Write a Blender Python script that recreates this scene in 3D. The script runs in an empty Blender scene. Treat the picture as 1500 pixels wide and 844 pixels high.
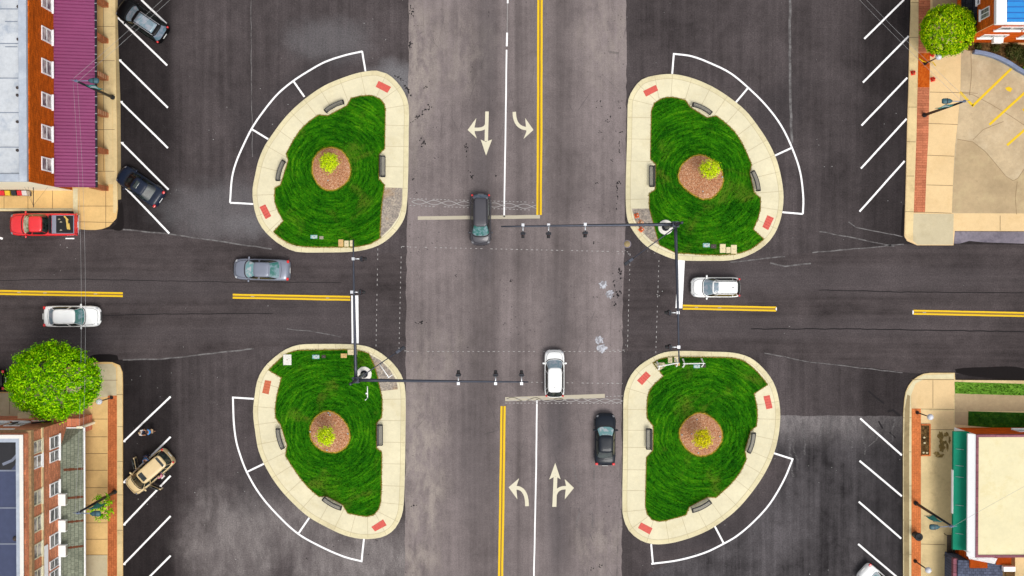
import bpy, bmesh, math, random
from mathutils import Vector, Quaternion, Matrix
random.seed(7)
C = bpy.context
sc = C.scene
COL = sc.collection
R = math.radians

# ---------------------------------------------------------------- camera model
H = 95.0
SC = 16.5                       # photo pixels per metre on the ground
F = SC * H                      # focal length in photo pixels
NAD = (735.0, 402.0)            # where the photo looks straight down
_n = Vector(((NAD[0]-750)/F, -(NAD[1]-422)/F, -1)).normalized()
CAMQ = _n.rotation_difference(Vector((0, 0, -1)))

def ray(px, py):
    return CAMQ @ Vector(((px-750)/F, -(py-422)/F, -1))
def P(px, py, h=0.0):
    d = ray(px, py); t = (h-H)/d.z
    return Vector((d.x*t, d.y*t, h))
def PX(px, py, X):              # on the vertical plane x = X
    d = ray(px, py); t = X/d.x
    return Vector((X, d.y*t, H+d.z*t))
def PY(px, py, Y):              # on the vertical plane y = Y
    d = ray(px, py); t = Y/d.y
    return Vector((d.x*t, Y, H+d.z*t))
def PL(pts, h=0.0):
    return [(P(p[0], p[1], h).x, P(p[0], p[1], h).y) for p in pts]

# ---------------------------------------------------------------- node helper
class Mat:
    def __init__(s, name):
        s.m = bpy.data.materials.new(name); s.m.use_nodes = True
        s.t = s.m.node_tree; s.t.nodes.clear()
        s.out = s.t.nodes.new('ShaderNodeOutputMaterial'); s._pos = None
    def _set(s, inp, v):
        if isinstance(v, bpy.types.NodeSocket): s.t.links.new(v, inp)
        elif isinstance(v, (tuple, list)) and inp.type == 'RGBA': inp.default_value = (v[0], v[1], v[2], 1)
        elif isinstance(v, (int, float)) and inp.type == 'RGBA': inp.default_value = (v, v, v, 1)
        else: inp.default_value = v
    def pos(s):
        if s._pos is None: s._pos = s.t.nodes.new('ShaderNodeNewGeometry').outputs['Position']
        return s._pos
    def obj(s):
        return s.t.nodes.new('ShaderNodeTexCoord').outputs['Object']
    def rnd(s):
        return s.t.nodes.new('ShaderNodeNewGeometry').outputs['Random Per Island']
    def math(s, op, a, b=0.0, c=0.0, clamp=False):
        n = s.t.nodes.new('ShaderNodeMath'); n.operation = op; n.use_clamp = clamp
        s._set(n.inputs[0], a); s._set(n.inputs[1], b); s._set(n.inputs[2], c)
        return n.outputs[0]
    def sep(s, v):
        n = s.t.nodes.new('ShaderNodeSeparateXYZ'); s._set(n.inputs[0], v); return n.outputs
    def comb(s, x, y, z=0.0):
        n = s.t.nodes.new('ShaderNodeCombineXYZ')
        for i, v in enumerate((x, y, z)): s._set(n.inputs[i], v)
        return n.outputs[0]
    def map(s, v, scale=(1, 1, 1), loc=(0, 0, 0), rot=(0, 0, 0)):
        n = s.t.nodes.new('ShaderNodeMapping'); s._set(n.inputs['Vector'], v)
        n.inputs['Scale'].default_value = scale; n.inputs['Location'].default_value = loc; n.inputs['Rotation'].default_value = rot
        return n.outputs[0]
    def noise(s, v, scale, detail=4, rough=0.55, dist=0.0):
        n = s.t.nodes.new('ShaderNodeTexNoise'); s._set(n.inputs['Vector'], v)
        n.inputs['Scale'].default_value = scale; n.inputs['Detail'].default_value = detail
        n.inputs['Roughness'].default_value = rough; n.inputs['Distortion'].default_value = dist
        return n.outputs[0]
    def vor(s, v, scale, feature='F1', out='Distance', rand=1.0):
        n = s.t.nodes.new('ShaderNodeTexVoronoi'); n.feature = feature; s._set(n.inputs['Vector'], v)
        n.inputs['Scale'].default_value = scale; n.inputs['Randomness'].default_value = rand
        return n.outputs[out]
    def brick(s, v, c1, c2, mortar, bw, bh, ms=0.012, scale=1.0):
        n = s.t.nodes.new('ShaderNodeTexBrick'); s._set(n.inputs['Vector'], v)
        s._set(n.inputs['Color1'], c1); s._set(n.inputs['Color2'], c2); s._set(n.inputs['Mortar'], mortar)
        n.inputs['Scale'].default_value = scale; n.inputs['Mortar Size'].default_value = ms
        n.inputs['Brick Width'].default_value = bw; n.inputs['Row Height'].default_value = bh
        return n.outputs['Color'], n.outputs['Fac']
    def ramp(s, f, stops, interp='LINEAR'):
        n = s.t.nodes.new('ShaderNodeValToRGB'); s._set(n.inputs[0], f); r = n.color_ramp; r.interpolation = interp
        while len(r.elements) < len(stops): r.elements.new(0.5)
        for e, (p, c) in zip(r.elements, stops):
            e.position = p
            e.color = (c, c, c, 1) if isinstance(c, (int, float)) else (c[0], c[1], c[2], 1)
        return n.outputs[0]
    def mr(s, v, a, b, c=0.0, d=1.0, smooth=True):
        n = s.t.nodes.new('ShaderNodeMapRange'); n.interpolation_type = 'SMOOTHSTEP' if smooth else 'LINEAR'
        s._set(n.inputs[0], v)
        for i, x in enumerate((a, b, c, d)): s._set(n.inputs[1+i], x)
        return n.outputs[0]
    def mix(s, f, a, b, blend='MIX'):
        n = s.t.nodes.new('ShaderNodeMix'); n.data_type = 'RGBA'; n.blend_type = blend
        s._set(n.inputs[0], f); s._set(n.inputs[6], a); s._set(n.inputs[7], b)
        return n.outputs[2]
    def bump(s, h, strength=0.3, dist=0.02):
        n = s.t.nodes.new('ShaderNodeBump'); n.inputs['Strength'].default_value = strength; n.inputs['Distance'].default_value = dist
        s._set(n.inputs['Height'], h); return n.outputs[0]
    def end(s, color, rough=0.8, metal=0.0, normal=None, spec=0.5, coat=0.0, ior=None, alpha=None, sss=None):
        n = s.t.nodes.new('ShaderNodeBsdfPrincipled')
        s._set(n.inputs['Base Color'], color); s._set(n.inputs['Roughness'], rough); s._set(n.inputs['Metallic'], metal)
        n.inputs['Specular IOR Level'].default_value = spec; n.inputs['Coat Weight'].default_value = coat
        n.inputs['Coat Roughness'].default_value = 0.06
        if ior: n.inputs['IOR'].default_value = ior
        if normal is not None: s._set(n.inputs['Normal'], normal)
        s.t.links.new(n.outputs[0], s.out.inputs[0]); s.bsdf = n
        return s.m
    def blob(s, px, py, rx, ry, rot=0.0, edge=0.35, dscale=0.5, damt=0.5):
        c = P(px, py); v = s.map(s.pos(), loc=(0, 0, 0))
        n1 = s.noise(s.pos(), dscale, 4)
        x, y, z = s.sep(s.pos())
        dx = s.math('SUBTRACT', x, c.x); dy = s.math('SUBTRACT', y, c.y)
        ca, sa = math.cos(R(rot)), math.sin(R(rot))
        u = s.math('ADD', s.math('MULTIPLY', dx, ca), s.math('MULTIPLY', dy, sa))
        w = s.math('SUBTRACT', s.math('MULTIPLY', dy, ca), s.math('MULTIPLY', dx, sa))
        u = s.math('DIVIDE', u, rx/SC); w = s.math('DIVIDE', w, ry/SC)
        d = s.math('SQRT', s.math('ADD', s.math('MULTIPLY', u, u), s.math('MULTIPLY', w, w)))
        d = s.math('ADD', d, s.math('MULTIPLY', s.math('SUBTRACT', n1, 0.5), damt*2))
        return s.mr(d, 1.0+edge, 1.0-edge, 0.0, 1.0)

def lin(r, g, b):
    f = lambda c: c/12.92 if c <= 0.04045 else ((c+0.055)/1.055)**2.4
    return (f(r/255), f(g/255), f(b/255))
EXPO = 1.5
def alb(r, g, b, k=EXPO):
    return tuple(min(0.85, c/k) for c in lin(r, g, b))
def mul(c, k): return tuple(x*k for x in c)

M = {}
def plain(name, col, rough=0.6, metal=0.0, var=0.12, scale=3.0, spec=0.4, coat=0.0, bump=0.0):
    m = Mat(name); o = m.obj()
    n = m.noise(o, scale, 5, 0.6)
    f = m.mr(n, 0.3, 0.7, 1-var, 1+var, False)
    c = m.mix(1.0, col, m.comb(f, f, f), 'MULTIPLY')
    nor = m.bump(m.noise(o, scale*12, 3), bump, 0.01) if bump else None
    M[name] = m.end(c, rough, metal, nor, spec, coat)
    return M[name]

# ---------------------------------------------------------------- mesh helper
class B:
    def __init__(s): s.v = []; s.f = []; s.mi = []; s.sm = []
    def add(s, vs, fs, m=0, smooth=False):
        o = len(s.v); s.v += [tuple(v) for v in vs]
        for f in fs:
            s.f.append([i+o for i in f]); s.mi.append(m); s.sm.append(smooth)
    def box(s, c, size, rz=0.0, m=0, mat=None):
        x, y, z = (d/2 for d in size)
        vs = [Vector((sx*x, sy*y, sz*z)) for sz in (-1, 1) for sx, sy in ((-1, -1), (1, -1), (1, 1), (-1, 1))]
        if mat is not None: vs = [mat @ v for v in vs]
        elif rz: q = Matrix.Rotation(rz, 3, 'Z'); vs = [q @ v for v in vs]
        vs = [v+Vector(c) for v in vs]
        s.add(vs, [(3, 2, 1, 0), (4, 5, 6, 7), (0, 1, 5, 4), (1, 2, 6, 5), (2, 3, 7, 6), (3, 0, 4, 7)], m)
    def bb(s, x0, x1, y0, y1, z0, z1, m=0):
        s.box(((x0+x1)/2, (y0+y1)/2, (z0+z1)/2), (abs(x1-x0), abs(y1-y0), abs(z1-z0)), 0, m)
    def sheet(s, pts, z, m=0):
        a = sum(p[0]*q[1]-q[0]*p[1] for p, q in zip(pts, pts[1:]+pts[:1]))
        if a < 0: pts = pts[::-1]
        s.add([(p[0], p[1], z) for p in pts], [list(range(len(pts)))], m)
    def prism(s, pts, z0, z1, m=0, mside=None):
        a = sum(p[0]*q[1]-q[0]*p[1] for p, q in zip(pts, pts[1:]+pts[:1]))
        if a < 0: pts = pts[::-1]
        n = len(pts); top = [(p[0], p[1], z1) for p in pts]; bot = [(p[0], p[1], z0) for p in pts]
        s.add(top, [list(range(n))], m); s.add(bot, [list(range(n))[::-1]], m)
        s.add(bot+top, [(i, (i+1) % n, n+(i+1) % n, n+i) for i in range(n)], m if mside is None else mside)
    def tube(s, path, r, n=8, m=0, cap=True, smooth=True):
        path = [Vector(p) for p in path]; k = len(path)
        rs = r if isinstance(r, (list, tuple)) else [r]*k
        vs = []
        for i, p in enumerate(path):
            d = (path[min(i+1, k-1)]-path[max(i-1, 0)]).normalized()
            up = Vector((0, 0, 1)) if abs(d.z) < 0.9 else Vector((1, 0, 0))
            a = d.cross(up).normalized(); b = d.cross(a)
            vs += [p+(a*math.cos(2*math.pi*j/n)+b*math.sin(2*math.pi*j/n))*rs[i] for j in range(n)]
        fs = [(i*n+j, i*n+(j+1) % n, (i+1)*n+(j+1) % n, (i+1)*n+j) for i in range(k-1) for j in range(n)]
        s.add(vs, fs, m, smooth)
        if cap:
            s.add(vs[:n], [list(range(n))], m); s.add(vs[-n:], [list(range(n))[::-1]], m)
    def lathe(s, prof, c=(0, 0, 0), n=16, m=0, smooth=True):
        vs = [(c[0]+r*math.cos(2*math.pi*j/n), c[1]+r*math.sin(2*math.pi*j/n), c[2]+z) for r, z in prof for j in range(n)]
        k = len(prof)
        fs = [(i*n+j, i*n+(j+1) % n, (i+1)*n+(j+1) % n, (i+1)*n+j) for i in range(k-1) for j in range(n)]
        fs.append([(k-1)*n+j for j in range(n)]); fs.append([j for j in range(n)][::-1])
        s.add(vs, fs, m, smooth)
    def ball(s, c, r, n=12, k=8, m=0):
        r = (r, r, r) if isinstance(r, (int, float)) else r
        vs = []; 
        for i in range(k+1):
            th = math.pi*(i+0.02)/(k+0.04)
            for j in range(n):
                ph = 2*math.pi*j/n
                vs.append((c[0]+r[0]*math.sin(th)*math.cos(ph), c[1]+r[1]*math.sin(th)*math.sin(ph), c[2]-r[2]*math.cos(th)))
        fs = [(i*n+j, i*n+(j+1) % n, (i+1)*n+(j+1) % n, (i+1)*n+j) for i in range(k) for j in range(n)]
        fs += [[k*n+j for j in range(n)], [j for j in range(n)][::-1]]
        s.add(vs, fs, m, True)
    def grid(s, rows, m=0, smooth=True, close=False):
        k = len(rows); n = len(rows[0]); vs = [p for r in rows for p in r]
        fs = [(i*n+j, i*n+(j+1) % n, (i+1)*n+(j+1) % n, (i+1)*n+j) for i in range(k-1) for j in range(n if close else n-1)]
        s.add(vs, fs, m, smooth)
    def strip(s, pts, w, z, m=0):
        pts = [Vector((p[0], p[1], 0)) for p in pts]; k = len(pts); L = []; Rr = []
        for i, p in enumerate(pts):
            d = (pts[min(i+1, k-1)]-pts[max(i-1, 0)]).normalized(); nrm = Vector((-d.y, d.x, 0))
            L.append((p.x+nrm.x*w/2, p.y+nrm.y*w/2, z)); Rr.append((p.x-nrm.x*w/2, p.y-nrm.y*w/2, z))
        s.add(L+Rr, [(k+i, k+i+1, i+1, i) for i in range(k-1)], m)

OFF = {}
def obj(name, b, mats, parent=None, world=False, recalc=True, mods=None):
    me = bpy.data.meshes.new(name)
    off = OFF.get(parent.name, Vector()) if (parent is not None and world) else Vector()
    me.from_pydata([(v[0]-off.x, v[1]-off.y, v[2]-off.z) for v in b.v], [], b.f)
    for m in (mats if isinstance(mats, (list, tuple)) else [mats]): me.materials.append(M[m] if isinstance(m, str) else m)
    me.polygons.foreach_set('material_index', b.mi); me.polygons.foreach_set('use_smooth', b.sm)
    if recalc:
        bm = bmesh.new(); bm.from_mesh(me); bmesh.ops.remove_doubles(bm, verts=bm.verts, dist=0.0004)
        bmesh.ops.recalc_face_normals(bm, faces=bm.faces); bm.to_mesh(me); bm.free()
    me.update()
    o = bpy.data.objects.new(name, me); COL.objects.link(o)
    if parent is not None: o.parent = parent
    OFF[o.name] = off
    return o
def bevel(o, w=0.02, seg=2):
    m = o.modifiers.new('edge', 'BEVEL'); m.width = w; m.segments = seg; m.limit_method = 'ANGLE'; m.angle_limit = R(40)
    return o
def tag(o, label=None, cat=None, group=None, kind=None):
    if label: o['label'] = label
    if cat: o['category'] = cat
    if group: o['group'] = group
    if kind: o['kind'] = kind
    return o
def thing(name, label, cat, loc=(0, 0, 0), rz=0.0, group=None):
    o = bpy.data.objects.new(name, None); COL.objects.link(o); o.location = loc; o.rotation_euler = (0, 0, rz)
    o.empty_display_size = 0.3; OFF[o.name] = Vector(loc)
    return tag(o, label, cat, group)
def copy_tree(o, parent=None):
    c = o.copy(); COL.objects.link(c); c.parent = parent
    for ch in list(o.children): copy_tree(ch, c)
    return c
def struct(name, b, mats, parent=None, kind='structure', **k):
    o = obj(name, b, mats, parent, **k)
    if parent is None: o['kind'] = kind
    return o

def spline(pts, closed=True, step=0.35):
    """smooth curve through px points (x, y[, 1 = corner]) given in world xy"""
    n = len(pts); out = []
    V = [Vector((p[0], p[1])) for p in pts]; cor = [len(p) > 2 for p in pts]
    for i in range(n if closed else n-1):
        p0, p1, p2, p3 = V[(i-1) % n], V[i], V[(i+1) % n], V[(i+2) % n]
        j = (i+1) % n; L = (p2-p1).length
        if not closed and i == 0: p0 = p1
        if not closed and i == n-2: p3 = p2
        m1 = (p2-p1) if cor[i] or (p2-p0).length < 1e-6 else (p2-p0).normalized()*L
        m2 = (p2-p1) if cor[j] or (p3-p1).length < 1e-6 else (p3-p1).normalized()*L
        if cor[i] and cor[j]: k = 1
        else: k = max(1, min(14, int(L/step)))
        for q in range(k):
            t = q/k; t2, t3 = t*t, t*t*t
            out.append(p1*(2*t3-3*t2+1)+m1*(t3-2*t2+t)+p2*(-2*t3+3*t2)+m2*(t3-t2))
    if not closed: out.append(V[-1])
    return [(p.x, p.y) for p in out]
def PLc(pts, h=0.0):
    return [(P(p[0], p[1], h).x, P(p[0], p[1], h).y)+tuple(p[2:]) for p in pts]
def inset(poly, d):
    a = sum(p[0]*q[1]-q[0]*p[1] for p, q in zip(poly, poly[1:]+poly[:1]))
    sg = 1 if a > 0 else -1; n = len(poly); out = []
    for i in range(n):
        p, q, r = Vector(poly[i-1]), Vector(poly[i]), Vector(poly[(i+1) % n])
        t = (r-p).normalized(); out.append((q.x-t.y*d*sg, q.y+t.x*d*sg))
    return out
def inside(pt, poly):
    x, y = pt; c = False; n = len(poly)
    for i in range(n):
        x1, y1 = poly[i]; x2, y2 = poly[i-1]
        if (y1 > y) != (y2 > y) and x < (x2-x1)*(y-y1)/(y2-y1)+x1: c = not c
    return c
EXPOSURE = 0.48
# ================================================================= MATERIALS
def speck(m, c, amt=0.35, scale=18):
    n = m.noise(m.pos(), scale, 2, 0.7)
    f = m.mr(n, 0.25, 0.75, 1-amt, 1+amt, False)
    return m.mix(1.0, c, m.comb(f, f, f), 'MULTIPLY')

def x_ramp(m, stops, x0, x1):
    x = m.sep(m.pos())[0]
    w = m.noise(m.map(m.pos(), (0.6, 0.05, 1)), 1.0, 3)
    x = m.math('ADD', x, m.math('MULTIPLY', m.math('SUBTRACT', w, 0.5), 0.5))
    a, b = P(x0, 422).x, P(x1, 422).x
    f = m.mr(x, a, b, 0, 1, False)
    return m.ramp(f, [((s[0]-x0)/(x1-x0), s[1]) for s in stops])

def asphalt_base(m, base, streak='y', contrast=1.0):
    """mottled base, long paving streaks and fine aggregate"""
    big = m.noise(m.pos(), 0.16, 5, 0.6, 0.4)
    med = m.noise(m.pos(), 1.1, 5, 0.65, 0.3)
    sc_ = (2.2, 0.07, 1) if streak == 'y' else (0.07, 2.2, 1)
    st = m.noise(m.map(m.pos(), sc_), 1.0, 4, 0.6)
    f = m.math('ADD', m.mr(big, .3, .7, -.30*contrast, .30*contrast, False), m.mr(med, .3, .7, -.16*contrast, .16*contrast, False))
    f = m.math('ADD', f, m.mr(st, .3, .7, -.2*contrast, .2*contrast, False))
    f = m.math('ADD', f, 1.0)
    return m.mix(1.0, base, m.comb(f, f, f), 'MULTIPLY')

def dots(m, scale, thr, seed=0.0):
    d = m.vor(m.map(m.pos(), loc=(seed, seed*1.7, 0)), scale)
    g = m.noise(m.pos(), 0.12, 3)
    t = m.mr(g, .42, .62, thr*0.15, thr, False)
    return m.math('LESS_THAN', d, t)

# --- ground: parking lots
m = Mat('parking_asphalt')
c = asphalt_base(m, (0.059, 0.049, 0.0495), 'y', .95)
band = x_ramp(m, [(150, .30), (180, .32), (247, .40), (262, .80), (330, 1.0), (372, .92), (420, 1.0), (600, .95), (900, .85), (960, .92), (1100, .98), (1155, 1.08), (1170, .92), (1255, .78), (1268, .5), (1335, .42)], 150, 1340)
c = m.mix(1.0, c, band, 'MULTIPLY')
dust = (0.20, 0.178, 0.172)
fine = m.math('MULTIPLY', m.mr(m.noise(m.map(m.pos(), (1, .45, 1), rot=(0, 0, .6)), 0.8, 8, 0.72, .2), .36, .66), m.mr(m.noise(m.map(m.pos(), (3.2, .5, 1), rot=(0, 0, -.35)), 1.0, 6, .75), .25, .75, .35, 1.4, False))
for bl in ((410, 770, 95, 60, 0), (330, 800, 60, 75, 0), (520, 830, 90, 34, 0), (560, 810, 70, 40, 0)):
    f = m.math('MULTIPLY', m.blob(*bl, edge=.5, dscale=.35, damt=.7), m.math('MULTIPLY', m.math('ADD', fine, .55), .46), clamp=True)
    c = m.mix(f, c, dust)
for bl in ((577, 118, 36, 26, 0), (380, 330, 45, 16, 0), (330, 310, 90, 40, 0), (480, 60, 60, 30, 0)):
    c = m.mix(m.math('MULTIPLY', m.blob(*bl, edge=.5, dscale=.6), .36 if bl[0] != 577 else .75), c, (0.15, 0.145, 0.15))
# fresher dark asphalt inside the painted arcs
for bl in ((400, 220, 35, 90, 35), (455, 115, 60, 22, 30), (400, 690, 40, 80, -35), (1120, 190, 35, 80, -35), (1080, 760, 70, 22, 35), (1010, 790, 60, 18, 15)):
    c = m.mix(m.math('MULTIPLY', m.blob(*bl, edge=.4), .35), c, (0.03, 0.027, 0.029))
scr = m.noise(m.map(m.pos(), (0.25, 3.0, 1), rot=(0, 0, .5)), 1.0, 5, .7, 1.5)
c = m.mix(m.mr(scr, .66, .78, 0, .22), c, (0.24, 0.23, 0.225))
c = m.mix(m.math('MULTIPLY', dots(m, 1.3, .05), .8), c, (0.35, 0.35, 0.34))
c = speck(m, c, .30, 8); c = speck(m, c, .35, 19)
M['parking_asphalt'] = m.end(c, .9, spec=.06, normal=m.bump(m.noise(m.pos(), 30, 2), .25, .01))

# --- side road asphalt
m = Mat('side_asphalt')
c = asphalt_base(m, (0.052, 0.0425, 0.0425), 'x', 1.0)
for bl, k in (((200, 420, 220, 18, 0), .35), ((250, 490, 260, 12, 0), .25), ((470, 470, 120, 30, 0), .3), ((1160, 480, 260, 16, 0), .3), ((1260, 410, 240, 20, 0), .35), ((1050, 400, 90, 20, 0), .25)):
    c = m.mix(m.math('MULTIPLY', m.blob(*bl, edge=.6, dscale=.3), k), c, (0.082, 0.070, 0.072))
scr = m.noise(m.map(m.pos(), (0.12, 2.6, 1), rot=(0, 0, .08)), 1.0, 5, .7, 1.2)
c = m.mix(m.mr(scr, .66, .8, 0, .22), c, (0.17, 0.16, 0.16))
tar = m.noise(m.map(m.pos(), (0.1, 1.6, 1)), 1.0, 3, .6, .6)
c = m.mix(m.mr(tar, .30, .22, 0, .5), c, (0.022, 0.02, 0.021))
c = m.mix(m.math('MULTIPLY', dots(m, 1.1, .045, 5), .8), c, (0.4, 0.4, 0.39))
c = speck(m, c, .28, 8); c = speck(m, c, .35, 19)
M['side_asphalt'] = m.end(c, .88, spec=.06, normal=m.bump(m.noise(m.pos(), 30, 2), .25, .01))

# --- main road, older and paler
m = Mat('main_asphalt')
c = asphalt_base(m, (0.150, 0.125, 0.122), 'y', .7)
band = x_ramp(m, [(594, 1.06), (640, 1.05), (675, .98), (698, .76), (722, .74), (738, 1.0), (752, .95), (759, .70), (768, .90), (785, 1.0), (806, .92), (816, .74), (830, .76), (842, .95), (870, 1.10), (920, 1.10)], 590, 924)
c = m.mix(1.0, c, band, 'MULTIPLY')
ch = m.mr(m.noise(m.map(m.pos(), (1.2, .5, 1)), .9, 8, .72, .2), .38, .64)
for bl, k in (((612, 120, 22, 110, 0), .75), ((618, 690, 30, 120, 0), .85), ((650, 80, 60, 60, 0), .4), ((890, 60, 40, 60, 0), .45), ((640, 520, 45, 40, 0), .35), ((880, 800, 34, 38, 0), .5), ((600, 825, 40, 26, 0), .7)):
    c = m.mix(m.math('MULTIPLY', m.math('MULTIPLY', m.blob(*bl, edge=.6, dscale=.4, damt=.6), ch), k), c, (0.27, 0.232, 0.205))
# oil line in the wheel paths where cars wait
for bl, k in (((705, 372, 16, 34, 0), .5), ((815, 620, 16, 60, 0), .55), ((812, 480, 16, 60, 0), .3), ((705, 250, 14, 70, 0), .38), ((714, 60, 12, 90, 0), .3), ((815, 780, 14, 70, 0), .4), ((690, 650, 24, 110, 0), .22), ((905, 420, 10, 34, 0), .4)):
    c = m.mix(m.math('MULTIPLY', m.blob(*bl, edge=.8, dscale=.8, damt=.4), k), c, (0.072, 0.064, 0.067))
oil = m.noise(m.map(m.pos(), (3.2, .35, 1)), 1.0, 5, .75)
c = m.mix(m.mr(oil, .60, .74, 0, .35), c, (0.075, 0.066, 0.068))
crk = m.vor(m.map(m.pos(), (.22, .05, 1), loc=(3.1, 7.7, 0)), 1.0, 'DISTANCE_TO_EDGE')
c = m.mix(m.math('MULTIPLY', m.mr(crk, .0035, .001, 0, 1), m.mr(m.noise(m.pos(), .5, 2), .45, .6, 0, .5)), c, (0.06, 0.055, 0.055))
c = m.mix(m.math('MULTIPLY', dots(m, 2.0, .13, 2), .6), c, (0.045, 0.04, 0.042))
c = m.mix(m.math('MULTIPLY', dots(m, 0.9, .05, 9), .75), c, (0.035, 0.03, 0.032))
c = speck(m, c, .17, 8); c = speck(m, c, .22, 19)
M['main_asphalt'] = m.end(c, .92, spec=.06, normal=m.bump(m.noise(m.pos(), 30, 2), .2, .01))

# --- worn patch in the lower right lot
m = Mat('worn_asphalt')
c = asphalt_base(m, (0.05, 0.045, 0.047), 'y', 1.5)
y = m.sep(m.pos())[1]; ytop = P(1200, 609).y
g = m.mr(y, ytop-3.4, ytop, 0, 1)
w = m.mr(m.noise(m.map(m.pos(), (1, .4, 1)), 1.2, 5, .7, .8), .35, .65)
c = m.mix(m.math('MULTIPLY', g, m.math('ADD', m.math('MULTIPLY', w, .5), .35)), c, (0.18, 0.162, 0.16))
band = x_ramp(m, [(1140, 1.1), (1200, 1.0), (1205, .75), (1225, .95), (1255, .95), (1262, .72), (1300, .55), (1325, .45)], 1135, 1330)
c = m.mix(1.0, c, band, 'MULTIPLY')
scr = m.noise(m.map(m.pos(), (3.4, .12, 1)), 1.0, 5, .7, .5)
c = m.mix(m.mr(scr, .62, .76, 0, .25), c, (0.2, 0.19, 0.19))
c = m.mix(m.math('MULTIPLY', dots(m, 1.1, .05, 4), .8), c, (0.4, 0.4, 0.39))
c = speck(m, c, .30, 8); c = speck(m, c, .35, 19)
M['worn_asphalt'] = m.end(c, .9, spec=.06)

def concrete(name, col, var=.07, stain=None, stain_amt=.0, dirt=.12):
    m = Mat(name)
    a = m.noise(m.pos(), .35, 4, .6); b = m.noise(m.pos(), 3.2, 5, .65)
    f = m.math('ADD', m.mr(a, .3, .7, 1-var, 1+var, False), m.mr(b, .3, .7, -var*.6, var*.6, False))
    c = m.mix(1.0, col, m.comb(f, f, f), 'MULTIPLY')
    d = m.noise(m.pos(), 1.4, 6, .75, .2)
    c = m.mix(m.mr(d, .56, .8, 0, dirt*2), c, mul(col, .5))
    if stain:
        s_ = m.noise(m.pos(), .55, 7, .72, .15)
        c = m.mix(m.mr(s_, .48, .7, 0, stain_amt), c, stain)
    c = speck(m, c, .09, 26)
    M[name] = m.end(c, .85, spec=.1, normal=m.bump(m.noise(m.pos(), 40, 2), .15, .01))
concrete('island_concrete', alb(241, 231, 196), .08, alb(222, 206, 160), .35, .12)
concrete('kerb_concrete', alb(238, 226, 184), .10, alb(190, 170, 128), .35, .3)
concrete('tan_slab', alb(240, 200, 134), .10, alb(214, 176, 116), .5)
concrete('pale_tan_slab', alb(246, 213, 160), .06, alb(225, 188, 130), .4)
concrete('grey_slab', alb(214, 200, 165), .08, alb(190, 172, 130), .4)
concrete('sand_slab', alb(240, 214, 160), .10, alb(182, 158, 116), .55, .22)
concrete('gutter_concrete', alb(172, 152, 112), .16, alb(120, 105, 75), .6, .3)
concrete('lot_concrete', alb(206, 184, 148), .16, alb(228, 208, 174), .6, .35)
concrete('path_concrete', alb(196, 172, 134), .14, alb(215, 195, 150), .6, .3)
concrete('apron_stone', alb(140, 132, 142), .25, alb(90, 85, 98), .7, .4)
concrete('pad_white', alb(246, 242, 232), .04, dirt=.05)
concrete('roof_membrane', alb(212, 216, 220), .12, alb(160, 172, 190), .75, .25)
concrete('roof_coping', alb(186, 194, 206), .12, alb(225, 230, 235), .5, .3)
concrete('roof_cream', alb(246, 235, 192), .06, alb(232, 214, 158), .5, .12)
concrete('stucco_cream', (.85, .78, .58), .03, dirt=.03)
concrete('stucco_white', (.85, .85, .84), .02, dirt=.04)

# joints, seams, stains
M['joint'] = Mat('joint').end(alb(196, 180, 144), .9)
M['lot_crack'] = Mat('lot_crack').end(alb(152, 128, 92), .9)
M['dark_joint'] = Mat('dark_joint').end(alb(120, 96, 62), .9)
M['sealant'] = Mat('sealant').end((0.016, 0.014, 0.015), .85, spec=.1)
M['gutter_dirt'] = Mat('gutter_dirt').end((0.012, 0.010, 0.010), .9, spec=.05)
m = Mat('seam_dust'); n = m.mr(m.noise(m.pos(), 1.6, 5, .7), .35, .65)
M['seam_dust'] = m.end(m.mix(n, (0.055, 0.048, 0.048), (0.15, 0.142, 0.14)), .95)

def paint(name, col, under, wear=.5):
    m = Mat(name)
    n = m.noise(m.pos(), 5.0, 6, .75, .5); n2 = m.noise(m.pos(), .7, 3)
    th = m.math('ADD', n, m.math('MULTIPLY', m.math('SUBTRACT', n2, .5), .4))
    f = m.mr(th, .54+.12*(1-wear), .74+.12*(1-wear), 0, min(.85, wear*1.6))
    M[name] = m.end(m.mix(f, speck(m, col, .06, 20), under), .7, spec=.3)
paint('white_paint', (0.78, 0.77, 0.76), (0.3, 0.28, 0.28), .35)
paint('worn_white', alb(236, 228, 200), (0.26, 0.23, 0.21), .55)
paint('faded_white', alb(200, 190, 168), (0.2, 0.18, 0.175), .6)
paint('chalk', (0.31, 0.295, 0.285), (0.2, 0.18, 0.18), .6)
paint('yellow_paint', alb(252, 205, 12), (0.35, 0.2, 0.02), .3)
paint('yellow_stain', (0.22, 0.13, 0.02), (0.12, 0.09, 0.06), .5)
paint('lot_yellow', alb(250, 208, 20), (0.4, 0.3, 0.1), .4)

# grass
def ring_field(m, cx, cy):
    x, y, z = m.sep(m.pos())
    dx = m.math('SUBTRACT', x, cx); dy = m.math('SUBTRACT', y, cy)
    r = m.math('SQRT', m.math('ADD', m.math('MULTIPLY', dx, dx), m.math('MULTIPLY', dy, dy)))
    wob = m.noise(m.pos(), .35, 3)
    r2 = m.math('ADD', r, m.math('MULTIPLY', wob, .7))
    ux = m.math('DIVIDE', dx, m.math('ADD', r, .3)); uy = m.math('DIVIDE', dy, m.math('ADD', r, .3))
    v = m.comb(m.math('MULTIPLY', r2, 5.2), m.math('MULTIPLY', ux, 2.6), m.math('MULTIPLY', uy, 2.6))
    ring = m.noise(v, 1.0, 5, .68)
    return m.mr(ring, .30, .70, 0, 1, False)
GREEN = [(.10, (0.002, 0.024, 0.0004)), (.36, (0.006, 0.064, 0.0008)), (.55, (0.022, 0.130, 0.0012)), (.72, (0.064, 0.215, 0.003)), (.92, (0.17, 0.33, 0.008))]
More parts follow.
